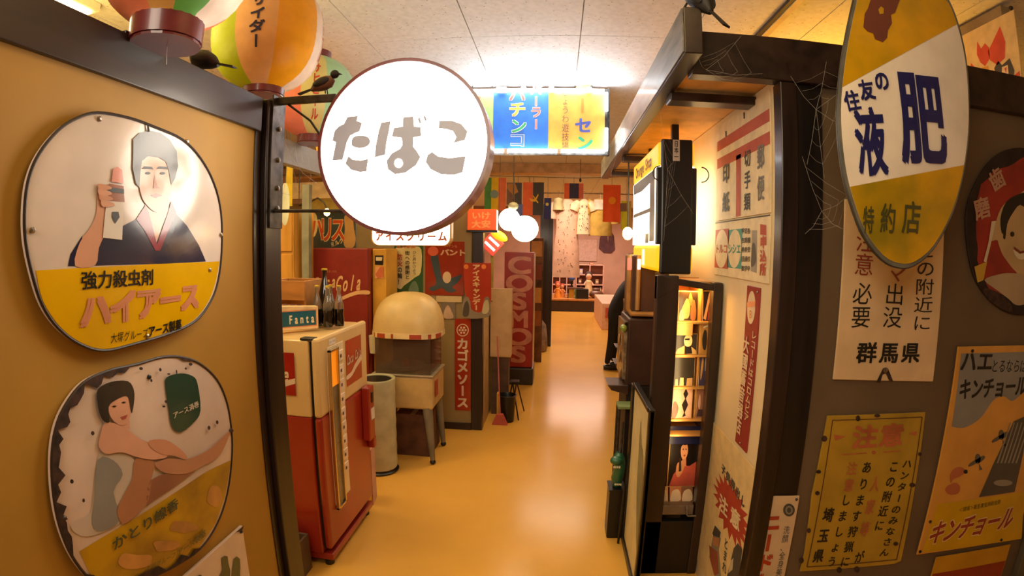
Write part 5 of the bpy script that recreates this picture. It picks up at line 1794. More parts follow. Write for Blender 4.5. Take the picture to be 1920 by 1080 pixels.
# luminaire over the next stall
lf = thing('ceiling_luminaire', 'white fluorescent ceiling fitting glowing in the upper left corner', 'light')
MB().box(-3.35, -2.35, 1.35, 2.0, CEIL - .06, CEIL - .0105).build('housing', paper('e8e0c8'), lf, bevel=.004)
MB().box(-3.32, -2.38, 1.38, 1.97, CEIL - .075, CEIL - .0605).build('diffuser', mat('diffuser_glow', 'fffbe0', emit=9, ecol='fff8c8', var=0), lf, bevel=.004)
done(lf)

# ------------------------------------------------------------------ middle of the aisle, left side
os_ = thing('orange_box_sign', 'orange box sign with faint yellow letters on top of the dark aisle post', 'sign')
ya_ = 5.1
f6 = Face((0, 5.05, 0), (1, 0, 0))
q0, q1 = f6.px(876, 434), f6.px(931, 392)
MB().box(q0[0], q1[0], 5.05, 5.2, 2.062, q1[1]).build('case', mat('orange_acrylic', 'f06020', rough=.35, emit=.35, ecol='f05a18', var=.03), os_, bevel=.006)
MB().box(q0[0] - .01, q1[0] + .01, 5.045, 5.205, 2.041, 2.061).build('base_plate', BLACK, os_)
for st, y in (('いけ', 404), ('大安', 420)):
    f6.o = Vector((0, 5.048, 0))
    f6.tpx(st, (884, y), (920, y), 15, mat('orange_letters', 'f8a050', rough=.5, emit=.3, ecol='f8a050'), lay=1, bold=.05)
f6.flush(os_)
done(os_)

bc = thing('meter_box', 'plain beige metal cabinet box on a dark stand behind the ice bar sign', 'cabinet')
BM = mat('beige_metal', 'c8a474', rough=.45, var=.05)
MB().box(-.70, -.475, 5.62, 5.80, .67, 1.43).build('case', BM, bc, bevel=.004)
MB().box(-.705, -.47, 5.605, 5.619, .68, 1.445).build('door', BM, bc, bevel=.003)
MB().ell((-.69, 5.603, 1.30), .007, .004, .007, 8, 6).build('knob', BLACK, bc)
MB().box(-.69, -.50, 5.64, 5.80, 0, .67).build('stand', mat('stand_brown', '5a4030', rough=.6, var=.15), bc, bevel=.004)
MB().box(-.705, -.69, 5.60, 5.62, .98, 1.0).build('rail', BM, bc)
done(bc)

bb_ = thing('black_bin', 'small black tapered bin on the floor under the beige metal box', 'bin')
MB().lathe([(.075, 0), (.095, .29), (.105, .30), (.095, .305), (.088, .29), (.07, .02)], (-.49, 5.42, 0), 20).build('body', BLACK, bb_, smooth=True)
MB().box(-.60, -.575, 5.38, 5.46, .06, .32).build('yellow_sheet', paper('e0a830'), bb_)
done(bb_)
st_ = thing('folding_stand', 'dark folding stand with thin rod legs beside the black bin', 'stand')
for a_, b_ in (((-.44, 5.50, .42), (-.365, 5.46, 0)), ((-.40, 5.56, .42), (-.325, 5.80, 0)), ((-.44, 5.50, .42), (-.52, 5.58, 0)), ((-.40, 5.56, .42), (-.46, 5.80, 0))):
    MB().tube([a_, b_], .008, 8).build('leg', BLACK, st_, smooth=True)
MB().box(-.47, -.37, 5.48, 5.58, .42, .435).build('seat', BLACK, st_, bevel=.003)
done(st_)
br = thing('pink_broom', 'thin pink handled broom leaning in front of the beige box', 'broom')
MB().tube([(-.555, 5.30, .12), (-.60, 5.38, .95)], .008, 8).build('handle', mat('pink_plastic', 'c06a5c', rough=.4), br, smooth=True)
MB().prism([(-.64, 5.27, 0), (-.47, 5.27, 0), (-.52, 5.27, .12), (-.59, 5.27, .12)], (0, .05, 0)).build('head', mat('pink_bristle', 'c85a48', rough=.6), br)
done(br)

cs = thing('red_capsule_machine', 'tall red capsule machine with stacked bubble letters on a black base', 'vending machine')
CSR = mat('capsule_red', '96261c', rough=.4, var=.06)
MB().box(-.69, -.295, 6.96, 7.42, .245, 1.83).build('body', CSR, cs, bevel=.01)
MB().box(-.68, -.275, 6.93, 7.44, 0, .24).build('base', mat('capsule_base', '2c2622', rough=.4), cs, bevel=.02)
MB().box(-.294, -.285, 6.97, 7.40, .26, 1.81).build('side_trim', mat('capsule_trim', 'b09880', rough=.3, metal=.5), cs)
fc7 = Face((0, 6.955, 0), (1, 0, 0))
for k, ch in enumerate('COSMOS'):
    z_ = 1.66 - k * .245
    fc7.char(ch, (-.485, z_), .46 if ch != 'M' else .36, .315, mat('bubble_letters', 'c07a64', rough=.4), 2, .05)
fc7.flush(cs)
done(cs)

# two-ball lamp and pink striped lamp plate
tl = thing('ball_lamp', 'blazing white lamp of two glass balls with a small dark cap, hung over the aisle', 'lamp')
GLB = mat('ball_glow', 'ffffff', emit=9, ecol='fff2d0', var=0)
MB().ell((-.335, 5.5, 2.095), .145, .12, .14, 24, 16).build('globe', GLB, tl, smooth=True)
MB().ell((-.50, 5.5, 2.19), .115, .10, .12, 24, 16).build('globe', GLB, tl, smooth=True)
MB().ell((-.46, 5.5, 2.335), .055, .055, .045, 16, 10).build('cap', mat('lamp_cap', '9a9880', rough=.4), tl, smooth=True)
MB().tube([(-.46, 5.5, 2.37), (-.46, 5.5, CEIL - .01)], .006, 8).build('stem', DKSTEEL, tl)
done(tl)
pp_ = thing('striped_lamp_plate', 'tilted pink lamp plate with two white stripes below the ball lamp', 'sign')
R_ = Matrix.Rotation(math.radians(42), 3, 'Y')
c_ = Vector((-.72, 5.8, 1.93))
mb = MB()
mb.obox(c_, .20, .04, .20, 0, 0, math.radians(42))
mb.build('plate', mat('pink_glow', 'f06050', emit=.5, ecol='f05040', var=0), pp_, bevel=.01)
for k in (-.035, .035):
    MB().obox(c_ + R_ @ Vector((0, -.022, k)), .15, .01, .03, 0, 0, math.radians(42)).build('stripe', mat('pink_white_glow', 'ffe8e0', emit=1.6, ecol='ffd8d0', var=0), pp_, bevel=.004)
MB().box(-.735, -.705, 5.81, 5.84, 0, 1.84).build('pole', mat('olive_pole', 'a09030', rough=.5), pp_)
done(pp_)
yl = thing('yellow_arrow_lamp', 'small glowing yellow lamp peeking out beneath the ball lamp', 'lamp')
MB().ell((-.62, 5.62, 2.02), .10, .05, .05, 16, 10, Matrix.Rotation(.5, 3, 'Y')).build('shade', mat('yellow_glow', 'f8c830', emit=1.2, ecol='f8c020', var=0), yl, smooth=True)
MB().tube([(-.62, 5.62, 2.06), (-.62, 5.62, CEIL - .01)], .003, 6).build('wire', DKSTEEL, yl)
done(yl)

# right of the capsule machine: boards, dark column and sack
bd = MB().box(-.42, -.20, 8.4, 8.44, 0, 2.05).build('picture_board', mat('brown_board', '6e4a34', rough=.6, var=.3, nscale=5), bevel=.003)
fb8 = Face((0, 8.395, 0), (1, 0, 0))
for k, hx in enumerate(('c89050', '8a4a38', 'd8a860', 'a86a40')):
    fb8.rect(-.40, -.22, 1.75 - k * .38, 2.0 - k * .38, paper(hx), 1, 'photo')
fb8.flush(bd)
done(tag(bd, 'narrow brown board of pinned pictures behind the capsule machine', 'board'))
struct(MB().box(-.30, -.06, 9.8, 9.95, 0, 2.72).build('trim_17', WOODV, bevel=.005))
sk = thing('grey_sack', 'slumped grey sack on the floor at the foot of the dark column', 'sack')
mb = MB()
mb.tube([(-.30, 9.35, .02), (-.29, 9.35, .12), (-.26, 9.36, .30), (-.25, 9.37, .48), (-.28, 9.38, .60)], [.17, .18, .14, .10, .03], 14)
mb.build('sack_body', mat('sack_cloth', '8a7058', rough=.8, var=.2, bump=.4), sk, smooth=True)
MB().tube([(-.28, 9.38, .58), (-.27, 9.38, .66)], [.02, .04], 10).build('neck', MATS['sack_cloth'], sk, smooth=True)
done(sk)

# ------------------------------------------------------------------ flags on a line
FLY_ = 7.3
fl_line = MB().tube([(-4.58, FLY_, 3.0), (-1.6, FLY_, 2.93), (-.6, FLY_, 2.90), (.3, FLY_, 2.885), (1.3, FLY_, 2.93), (3.38, FLY_, 3.0)], .004, 6).build('flag_line', DKSTEEL)
done(tag(fl_line, 'thin cord strung across the aisle carrying the hanging flags', 'cord'))


def flag(x0, x1, y0, y1, strips, label, emb=None, y=FLY_ - .006):
    f = Face((0, y, 0), (1, 0, 0))
    a, b = f.px(x0, y1), f.px(x1, y0)
    t = thing('hanging_flag', label, 'flag', 'flags hanging over the aisle')
    W_, zt_, zb_ = b[0] - a[0], b[1], a[1]
    yy_ = y
    y = FLY_ - .006
    MB().tube([(a[0] + W_ / 2, FLY_ - .003, min(zt_, 2.93)), (a[0] + W_ / 2, FLY_ - .003, 2.895)], .003, 5).build('loop', DKSTEEL, t)
    n = 10
    for s0_, s1__, hx in strips:
        mb = MB()
        vs = []
        for j in range(7):
            for i in range(n + 1):
                u = s0_ + (s1__ - s0_) * i / n
                vs.append((a[0] + W_ * u, y + .012 * math.sin(u * 9) * (j / 6), zt_ + (zb_ - zt_) * j / 6))
        mb.add(vs, [(j * (n + 1) + i, j * (n + 1) + i + 1, (j + 1) * (n + 1) + i + 1, (j + 1) * (n + 1) + i) for j in range(6) for i in range(n)])
        mb.build('cloth_strip', mat('cloth_' + hx, hx, rough=.8, var=.04), t, smooth=True)
    if emb:
        f.o = Vector((0, y - .016, 0))
        for pts, hx, sm in emb:
            f.pp(pts, mat('cloth_' + hx, hx, rough=.8, var=.04), 1 + emb.index((pts, hx, sm)), 'emblem', sm)
        f.flush(t)
    done(t)


circ = lambda x, y, r: [(x + r * math.cos(k * .45), y + r * math.sin(k * .45)) for k in range(14)]
flag(908, 949, 333, 395, [(0, .32, '5a9a4a'), (.32, .64, 'f4c820'), (.64, 1, 'f07a48')], 'green, yellow and red flag with a blue disc', [(circ(927, 364, 8), '8a9c90', 0)])
flag(950, 979, 343, 384, [(0, .55, '8c6a58'), (.55, 1, '585458')], 'brown and dark flag with a jagged pattern', [([(952, 344), (966, 344), (972, 360), (962, 366), (950, 352)], 'c88a48', 0)], FLY_ + .03)
flag(980, 1020, 342, 403, [(0, .48, 'f07040'), (.48, 1, '4a4644')], 'red and black flag with a yellow emblem',
     [([(992, 372), (996, 378), (1004, 378), (1010, 366), (1009, 363), (1003, 373), (997, 373)], 'f0b838', 0), ([(1000, 366), (1010, 380), (1008, 381), (999, 368)], 'f0b838', 0)])
flag(1020, 1034, 372, 411, [(0, 1, '3a3c78')], 'blue flag with a small yellow emblem', [(circ(1026, 383, 3), 'd8c860', 0)], FLY_ + .06)
flag(1058, 1094, 344, 372, [(0, .27, 'e8683c'), (.27, .76, '3a3858'), (.76, 1, 'd86a50')], 'short navy flag with red side bands')
flag(1130, 1164, 347, 416, [(0, 1, 'f05a20')], 'orange red flag with a yellow disc', [(circ(1148, 376, 7), 'f8961c', 0)])
flag(1163, 1183, 378, 430, [(0, .6, 'd8d028'), (.6, 1, 'c8a850')], 'yellow and brown flag by the yellow light box', [([(1163, 381), (1175, 381), (1175, 396), (1163, 396)], '8a6858', 0)], FLY_ + .05)
flag(962, 981, 384, 412, [(0, 1, '6a78c0')], 'small blue flag end beside the ball lamp', None, FLY_ + .08)

# ------------------------------------------------------------------ clothes on hangers
rl = MB().tube([(-.6, 9.5, 2.90), (1.6, 9.5, 2.90)], .012, 8).build('clothes_rail', STEEL)
for x_ in (-.5, 1.5):
    MB().tube([(x_, 9.5, 2.90), (x_, 9.5, CEIL - .01)], .006, 6).build('hanger_rod', STEEL, rl)
done(tag(rl, 'steel rail across the aisle holding the old clothes', 'rail'))


def garment(name, label, x, w_sh, w_hem, z_top, z_hem, m, sleeves=True, y=9.48, dots=None, sleeve_len=.35, pocket=None):
    t = thing(name, label, 'clothing', 'old clothes hanging over the aisle')
    n = 20
    rows = 14
    vs = []
    for j in range(rows + 1):
        u = j / rows
        z = z_top + (z_hem - z_top) * u
        hw = w_sh * (.45 + .55 * min(1, u / .06)) if u < .06 else w_sh + (w_hem - w_sh) * (u - .06) ** 1.2 - .10 * w_sh * math.exp(-((u - .38) / .12) ** 2)
        for i in range(n):
            a = 2 * PI * i / n
            fold = 1 + .05 * math.sin(a * 7 + 2) * u
            vs.append((x + hw * math.cos(a) * fold, y + .09 * math.sin(a) * fold, z))
    fs = [(j * n + i, j * n + (i + 1) % n, (j + 1) * n + (i + 1) % n, (j + 1) * n + i) for j in range(rows) for i in range(n)] + [tuple(range(n))]
    MB().add(vs, fs).build('bodice', m, t, smooth=True)
    if sleeves:
        for s_ in (-1, 1):
            MB().tube([(x + s_ * w_sh * .8, y, z_top - .05), (x + s_ * (w_sh + .05), y, z_top - .12), (x + s_ * (w_sh + .08), y, z_top - sleeve_len)], [.07, .10, .085], 12).build('sleeve', m, t, smooth=True)
    MB().tube([(x - .02, y, 2.925), (x + .02, y, 2.92), (x, y, 2.88), (x, y, z_top)], .004, 6).build('hanger_hook', STEEL, t)
    if dots:
        rdd = random.Random(5)
        mb = MB()
        for _ in range(dots):
            a = rdd.uniform(-.8, .8)
            z = rdd.uniform(z_hem + .05, z_top - .1)
            mb.ell((x + a * w_sh * .95, y - .105 * math.cos(a * 1.2) - .008, z), .008, .003, .009, 6, 4)
        o = mb.build('printed_sprigs', mat('sprig_brown', '6a4438', rough=.8), t)
        o['kind'] = 'stuff'
    if pocket:
        MB().box(*pocket).build('collar', mat('white_collar', 'e8d8c0', rough=.8), t)
    done(t)


garment('long_dress', 'long pale pink dress sprigged with dots, longest garment over the aisle', .19, .20, .25, 2.78, 1.36, mat('pink_cotton', 'e8b89c', rough=.85, var=.06), dots=60)
garment('floral_blouse', 'cream floral blouse between the long dress and the khaki jacket', .50, .11, .13, 2.78, 2.15, mat('floral_cotton', 'ecd0a8', rough=.85, var=.1), dots=30, y=9.42, sleeve_len=.2)
garment('khaki_jacket', 'khaki jacket with a pale collar hanging next to the floral blouse', .80, .20, .21, 2.80, 2.13, mat('khaki_cotton', 'c8a048', rough=.85, var=.08), y=9.44, pocket=(.68, .84, 9.33, 9.345, 2.60, 2.78), sleeve_len=.45)
garment('green_scalloped_cap', 'pale olive cap-like garment beside the top of the long dress', .03, .09, .10, 2.80, 2.58, mat('olive_cotton', 'b8a878', rough=.85), sleeves=False, y=9.40)

# ------------------------------------------------------------------ far end: stage with toys and shelves
sg = thing('display_stage', 'low dark stage with a wooden edge at the far end of the aisle', 'platform')
MB().box(-.9, 1.62, 15.35, 17.9, 0, .33).build('riser', mat('stage_dark', '33241c', rough=.5), sg)
MB().box(-.9, 1.64, 15.30, 17.9, .33, .385).build('deck', mat('stage_wood', 'c88a48', rough=.5, var=.1), sg, bevel=.005)
done(sg)
SHW = mat('shelf_pinkish', 'e0b098', rough=.5)


def shelf_unit(label, x0, x1, z0, z1, cols, rows, y=16.6, d=.35):
    t = thing('open_shelf', label, 'shelf')
    MB().box(x0, x1, y + d - .02, y + d, z0, z1).build('back', mat('shelf_back', '9a6a54', rough=.6), t)
    for i in range(cols + 1):
        x = x0 + (x1 - x0 - .03) * i / cols
        MB().box(x, x + .03, y, y + d - .02, z0, z1).build('upright', SHW, t)
    for j in range(rows + 1):
        z = z0 + (z1 - z0 - .03) * j / rows
        MB().box(x0, x1, y - .004, y + d - .02, z, z + .03).build('board', SHW, t)
    return done(t)


shelf_unit('tall pinkish white shelf unit full of toys at the far end', .66, 1.56, .385, 1.38, 2, 3)
shelf_unit('low pinkish white shelf unit left of the tall one at the far end', -.1, .62, .385, 1.02, 3, 2, y=16.7)
rdx = random.Random(11)
colz = ['b84838', 'd8a050', '4868a8', 'c87858', '7a5848', 'e0c090', '886888']
for j in range(2):
    for i in range(8):
        x = .72 + i * .048 + (.45 if j else 0)
        h = rdx.uniform(.16, .26)
        b_ = MB().box(x, x + .032, 16.65, 16.8, .4155 + (j * 0), .4155 + h).build('toy_book', paper(colz[(i * 3 + j) % 7]))
        done(tag(b_, 'thin book or game box on the lowest shelf of the tall far unit', 'book', 'books in the far shelf unit'))
for k, (x, z, hx, nm, lab) in enumerate(((.75, .748, '88584a', 'toy_box', 'brown toy box on the middle shelf at the far end'), (1.0, .748, 'a89070', 'toy_box', 'tan toy box on the middle shelf, inner side'),
                                        (1.3, .748, '9c7c60', 'toy_box', 'wide tan toy box in the right compartment of the far shelf'), (.78, 1.07, 'b8b0c0', 'toy_box', 'pale blue toy box on the top compartment of the far shelf'),
                                        (1.1, 1.382, 'b0442c', 'toy_box', 'flat red toy box on top of the far shelf unit'))):
    wd, hh = (.10, .16) if k < 4 else (.12, .05)
    b_ = MB().box(x, x + wd, 16.65, 16.85, z, z + hh).build(nm, paper(hx), bevel=.004)
    MB().box(x + .01, x + wd - .01, 16.645, 16.6495, z + hh * .3, z + hh * .7).build('label', paper('e8d0a0'), b_)
    done(tag(b_, lab, 'box'))


def doll(label, x, y, z, h, skin_, hair, dress, lean=0.):
    t = thing('doll', label, 'doll')
    s = h / .6
    MB().lathe([(.13 * s, 0), (.12 * s, .10 * s), (.08 * s, .25 * s), (.085 * s, .33 * s), (.03 * s, .38 * s)], (x, y, z), 14).build('dress', paper(dress), t, smooth=True)
    MB().ell((x, y, z + .47 * s), .085 * s, .08 * s, .10 * s, 14, 10).build('head', mat('doll_skin_' + skin_, skin_, rough=.5), t, smooth=True)
    MB().ell((x, y + .02 * s, z + .50 * s), .10 * s, .085 * s, .105 * s, 14, 10).build('hair', mat('doll_hair_' + hair, hair, rough=.7), t, smooth=True)
    for s_ in (-1, 1):
        MB().tube([(x + s_ * .07 * s, y, z + .32 * s), (x + s_ * .13 * s, y - .04 * s, z + .22 * s)], .022 * s, 8).build('arm', mat('doll_skin_' + skin_, skin_, rough=.5), t, smooth=True)
    return done(t)


doll('large pale doll with dark hair and cream dress in the middle of the stage', 1.02, 15.75, .52, .68, 'e8b898', '3a2420', 'e8c890')
doll('small orange doll at the edge of the stage by the dark column', .08, 15.6, .385, .5, 'e89060', 'c85840', 'e8922c')
doll('second orange doll on the stage, behind and beside the first', .22, 15.8, .385, .42, 'e8a870', 'b84838', 'd88030')
bt = thing('stool', 'small dark stool with yellow cloth under the doll row on the stage', 'stool')
MB().box(.36, .86, 15.55, 15.8, .66, .70).build('seat', mat('bench_brown', '6a4838', rough=.5), bt)
for x_ in (.38, .60, .82):
    MB().box(x_, x_ + .03, 15.56, 15.6, .386, .66).build('leg', BLACK, bt)
MB().box(.42, .58, 15.61, 15.63, .387, .66).build('cloth', paper('d8a828'), bt)
MB().box(.66, .80, 15.61, 15.63, .387, .66).build('cloth', paper('d8a828'), bt)
done(bt)
tv = thing('dark_toy_chest', 'black box with a green edge standing before the large pale doll', 'box')
MB().box(.64, 1.0, 15.35, 15.54, .386, .68).build('case', BLACK, tv, bevel=.01)
MB().box(.60, .638, 15.36, 15.52, .386, .66).build('green_edge', paper('3a6a34'), tv)
done(tv)
bw = thing('round_pot', 'round brown lidded pot at the wall end of the stage', 'pot')
MB().ell((1.25, 15.65, .52), .22, .16, .13, 20, 12).build('body', mat('pot_brown', '6e4c38', rough=.35), bw, smooth=True)
MB().ell((1.25, 15.65, .66), .12, .1, .05, 16, 8).build('lid', MATS['pot_brown'], bw, smooth=True)
done(bw)
bl2 = MB().ell((.52, 16.3, .84 + .13), .11, .11, .12, 16, 12).build('blue_ball', paper('4868b0'), smooth=True)
MB().tube([(.52, 16.3, .386), (.52, 16.3, .86)], .03, 10).build('stand', BLACK, bl2)
done(tag(bl2, 'blue ball on a stand in front of the low far shelf', 'ball'))
jk = thing('dark_jacket', 'dark mauve jacket pinned on the pink back wall', 'clothing')
fj = Face((0, 17.945, 0), (1, 0, 0))
MB().prism([fj.W(fj.px(*p)) for p in ((1128, 438), (1136, 433), (1146, 434), (1151, 442), (1153, 468), (1146, 475), (1132, 474), (1123, 466), (1125, 446))], (0, .05, 0)).build('cloth', mat('mauve_cloth', '6c4c50', rough=.9, var=.1), jk, bevel=.01)
fj.o = Vector((0, 17.942, 0))
fj.pp([(1138, 433), (1142, 434), (1140, 455)], paper('b88a80'), 1, 'lapel')
fj.flush(jk)
done(jk)
wp = MB().box(.55, 1.42, 17.95, 17.98, 1.45, 2.2).build('paper_notice', paper('ecc8b4'))
done(tag(wp, 'wide pale paper notice on the pink back wall', 'notice'))

cn = thing('white_counter', 'white counter end with red trim on the far side of the walking visitor', 'counter')
f13 = Face((0, 13, 0), (1, 0, 0))
x_ = f13.px(1122, 580)[0]
MB().box(x_, x_ + 1.2, 12.0, 14.4, 0, .62).build('body', paper('e0b494'), cn, bevel=.01)
MB().box(x_ + .08, x_ + .5, 11.985, 11.999, .28, .52).build('red_panel', paper('c85a48'), cn)
done(cn)

# bare bulb by the yellow light box
bb2 = thing('hanging_bulb', 'bare glowing bulb beside the yellow light box', 'lamp')
MB().ell((.553, 4.0, 2.02), .04, .04, .05, 16, 12).build('bulb', BG, bb2, smooth=True)
MB().tube([(.553, 4.0, 2.06), (.553, 4.0, 2.62)], .006, 8).build('cable', DKSTEEL, bb2)
done(bb2)
cl_ = thing('ceiling_pendant', 'thin chain with a small dark weight hanging from the ceiling beam', 'chain')
p_ = P(1088, 338, y=7.5)
MB().tube([(p_.x, 7.5, CEIL - .01), p_], .004, 6).build('chain', DKSTEEL, cl_)
MB().ell(p_, .018, .018, .03, 10, 8).build('weight', DKSTEEL, cl_, smooth=True)
done(cl_)

# ------------------------------------------------------------------ ball game machines along the right
BRN = mat('machine_brown', '3c261c', rough=.4, var=.12)
PALE = mat('pale_metal_strip', 'c09458', rough=.35, metal=.4, var=.08)


def ballgame(y, label, lit, x0=.505, x1=.78):
    t = thing('ball_game_machine', label, 'game machine', 'ball game machines along the right side')
    MB().box(x0, x1, y, y + .42, .96, 1.43).build('lower_case', BRN, t, bevel=.012)
    MB().box(x0 + .02, x1, y + .03, y + .42, 1.435, 1.86).build('upper_case', mat('case_upper_brown', '5a3c2c', rough=.4), t, bevel=.01)
    MB().tube([(x0 - .01, y - .008, 1.86), (x0 - .01, y - .008, 1.50), (x0 + .015, y - .008, 1.465), (x1 - .01, y - .008, 1.462)], .017, 8).build('trim_strip', PALE, t, smooth=True)
    MB().tube([(x0 + .055, y - .004, 1.86), (x0 + .055, y - .004, 1.49)], .016, 8).build('inner_strip', PALE, t, smooth=True)
    MB().prism([(x0 - .13, y - .02, .97), (x0 + .02, y - .02, .97), (x0 + .02, y - .02, .90), (x0 - .10, y - .02, .93)], (0, .22, 0)).build('ball_tray', BRN, t, bevel=.006)
    MB().box(x0 + .01, x1, y + .02, y + .40, 0, .955).build('stand', mat('stand_black', '1c1512', rough=.5), t, bevel=.006)
    MB().ell((x0 - .03, y + .02, 1.36), .025, .025, .028, 12, 8).build('indicator_lamp', mat('green_glass', '8a9a40', rough=.15, coat=1.), t, smooth=True)
    MB().box(x0 - .022, x0 - .001, y + .03, y + .38, 1.0, 1.40).build('side_glass', mat('patterned_glass', '8a7458', rough=.2, var=.5, nscale=12, coat=.6), t)
    for k in range(3):
        z = 1.02 + k * .11
        MB().ell((x0 - .03, y + .12 + .06 * k, z), .008, .02, .045, 10, 8).build('chrome_bracket', PALE, t, smooth=True)
    if lit:
        MB().obox((x0 + .055, y - .022, 1.80), .022, .008, .07).build('lit_pilot', mat('pink_pilot', 'ffd8d0', emit=3, ecol='ffb0a8', var=0), t, bevel=.003)
        MB().obox((x0 - .01, y - .027, 1.80), .03, .006, .08).build('red_pilot', mat('red_pilot', 'f08070', emit=.8, ecol='f07060', var=0), t, bevel=.003)
    return done(t)


ballgame(3.48, 'brown ball game machine with pale curved strips nearest the record cabinet', True)
ballgame(4.15, 'second brown ball game machine along the right side', False, .63, .89)
ballgame(4.85, 'third brown ball game machine, furthest along the right side', True, .72, .89)
gp = thing('green_chair', 'small folding chair with a green seat below the nearest ball game machine', 'chair')
MB().box(.44, .60, 3.32, 3.45, .84, .86).build('seat', mat('chair_green', '7c8a50', rough=.5), gp, bevel=.004)
for x_ in (.45, .59):
    for y_ in (3.33, 3.44):
        MB().tube([(x_, y_, 0), (x_, y_, .84)], .009, 8).build('leg', DKSTEEL, gp, smooth=True)
done(gp)
sp_ = thing('poster_strip', 'white poster strip with a dark red oval next to the upper ball game machine', 'poster')
MB().box(.70, .735, 3.44, 3.45, 1.52, 1.80).build('paper_strip', paper('d8c89c'), sp_)
fsp = Face((0, 3.438, 0), (1, 0, 0))
fsp.ellipse((.72, 1.72), .012, .06, paper('8a4a44'), 1, 'oval')
fsp.ellipse((.716, 1.60), .014, .04, BLK, 1, 'oval')
fsp.flush(sp_)
done(sp_)

# bin with a green toy at the foot of the screen board
b9 = thing('umbrella_bin', 'tall black square bin on the floor beside the low cream screen board', 'bin')
mb = MB()
for (xa_, xb_, ya_, yb_) in ((.39, .398, 3.10, 3.24), (.482, .49, 3.10, 3.24), (.398, .482, 3.10, 3.108), (.398, .482, 3.232, 3.24)):
    mb.box(xa_, xb_, ya_, yb_, .012, .35)
mb.build('walls', BLACK, b9)
MB().box(.395, .485, 3.105, 3.235, 0, .011).build('base', BLACK, b9)
MB().box(.385, .495, 3.095, 3.245, .35, .362).build('rim', BLACK, b9, bevel=.002)
done(b9)
GT = mat('green_rubber', '1f5a3c', rough=.35, var=.1, coat=.3)
tg = thing('green_toy', 'dark green toy with white teeth stuck upright in the black bin', 'toy')
MB().tube([(.44, 3.16, .365), (.44, 3.16, .42), (.455, 3.16, .50), (.44, 3.16, .56), (.445, 3.16, .60)], [.028, .040, .036, .046, .022], 14).build('body', GT, tg, smooth=True)
MB().ell((.425, 3.13, .555), .042, .035, .03, 14, 10).build('head', GT, tg, smooth=True)
for k in range(4):
    MB().ell((.408 + k * .012, 3.10, .522), .005, .005, .009, 8, 6).build('tooth', paper('e0d8b8'), tg)
for k in range(4):
    MB().ell((.425 + k * .012, 3.112, .395), .005, .005, .008, 8, 6).build('tooth', paper('e0d8b8'), tg)
MB().tube([(.445, 3.16, .59), (.455, 3.17, .64), (.46, 3.19, .80)], [.016, .008, .006], 8).build('handle', DKSTEEL, tg, smooth=True)
done(tg)
sk_ = MB().tube([(.462, 3.035, .005), (.478, 3.06, .42)], .008, 8).build('walking_stick', BLACK, smooth=True)
done(tag(sk_, 'thin black stick leaning against the black bin', 'stick'))

# ------------------------------------------------------------------ cobwebs
WEB = mat('cobweb', 'f4f0e8', rough=.9, var=0, alpha=.2, spec=.1)
rw = random.Random(2)


def web(label, c, pts):
    mb = MB()
    for p in pts:
        a, b = Vector(c), Vector(p)
        m_ = (a + b) / 2 + Vector((0, 0, -.015))
        mb.tube([a, m_, b], .0007, 4)
    for k in (.3, .55, .8):
        q = [Vector(c).lerp(Vector(p), k) for p in pts]
        for a, b in zip(q[:-1], q[1:]):
            mb.tube([a, (a + b) / 2 + Vector((0, 0, -.008)), b], .0005, 3)
    o = mb.build('cobweb', WEB)
    tag(o, label, 'cobweb', kind='stuff')
    done(o)


web('fake cobweb strung between the right post and the leaf-shaped sign', (1.02, 1.93, 2.47), [(.92, 1.94, 2.60), (1.06, 1.90, 2.66), (1.14, 1.80, 2.60), (1.12, 1.85, 2.40), (1.05, 1.93, 2.2), (.98, 1.94, 2.25)])
web('fake cobweb low on the black right post', (1.04, 1.93, 2.07), [(.96, 1.94, 2.28), (1.10, 1.80, 2.14), (1.09, 1.85, 2.0), (.98, 1.95, 1.98)])
web('fake cobweb under the near corner of the right eaves', (.56, 1.90, 2.585), [(.50, 1.80, 2.60), (.72, 1.94, 2.75), (.80, 1.94, 2.60), (.70, 1.94, 2.56)])
web('fake cobweb across the end plate of the yellow light box', (.60, 2.80, 2.34), [(.76, 2.84, 2.10), (.60, 2.87, 1.95), (.68, 2.87, 2.46), (.52, 2.6, 2.6)])
web('fake cobweb on the left post below the round sign arm', (-.93, 1.66, 2.22), [(-.97, 1.60, 2.4), (-.86, 1.66, 2.34), (-.84, 1.7, 2.12), (-.88, 1.68, 2.05), (-.96, 1.66, 2.05)])
web('fake cobweb at the far end of the right eaves', (.44, 3.6, 2.66), [(.36, 3.5, 2.5), (.44, 3.2, 2.72), (.46, 4.2, 2.78), (.40, 4.2, 2.55), (.40, 3.9, 2.45)])

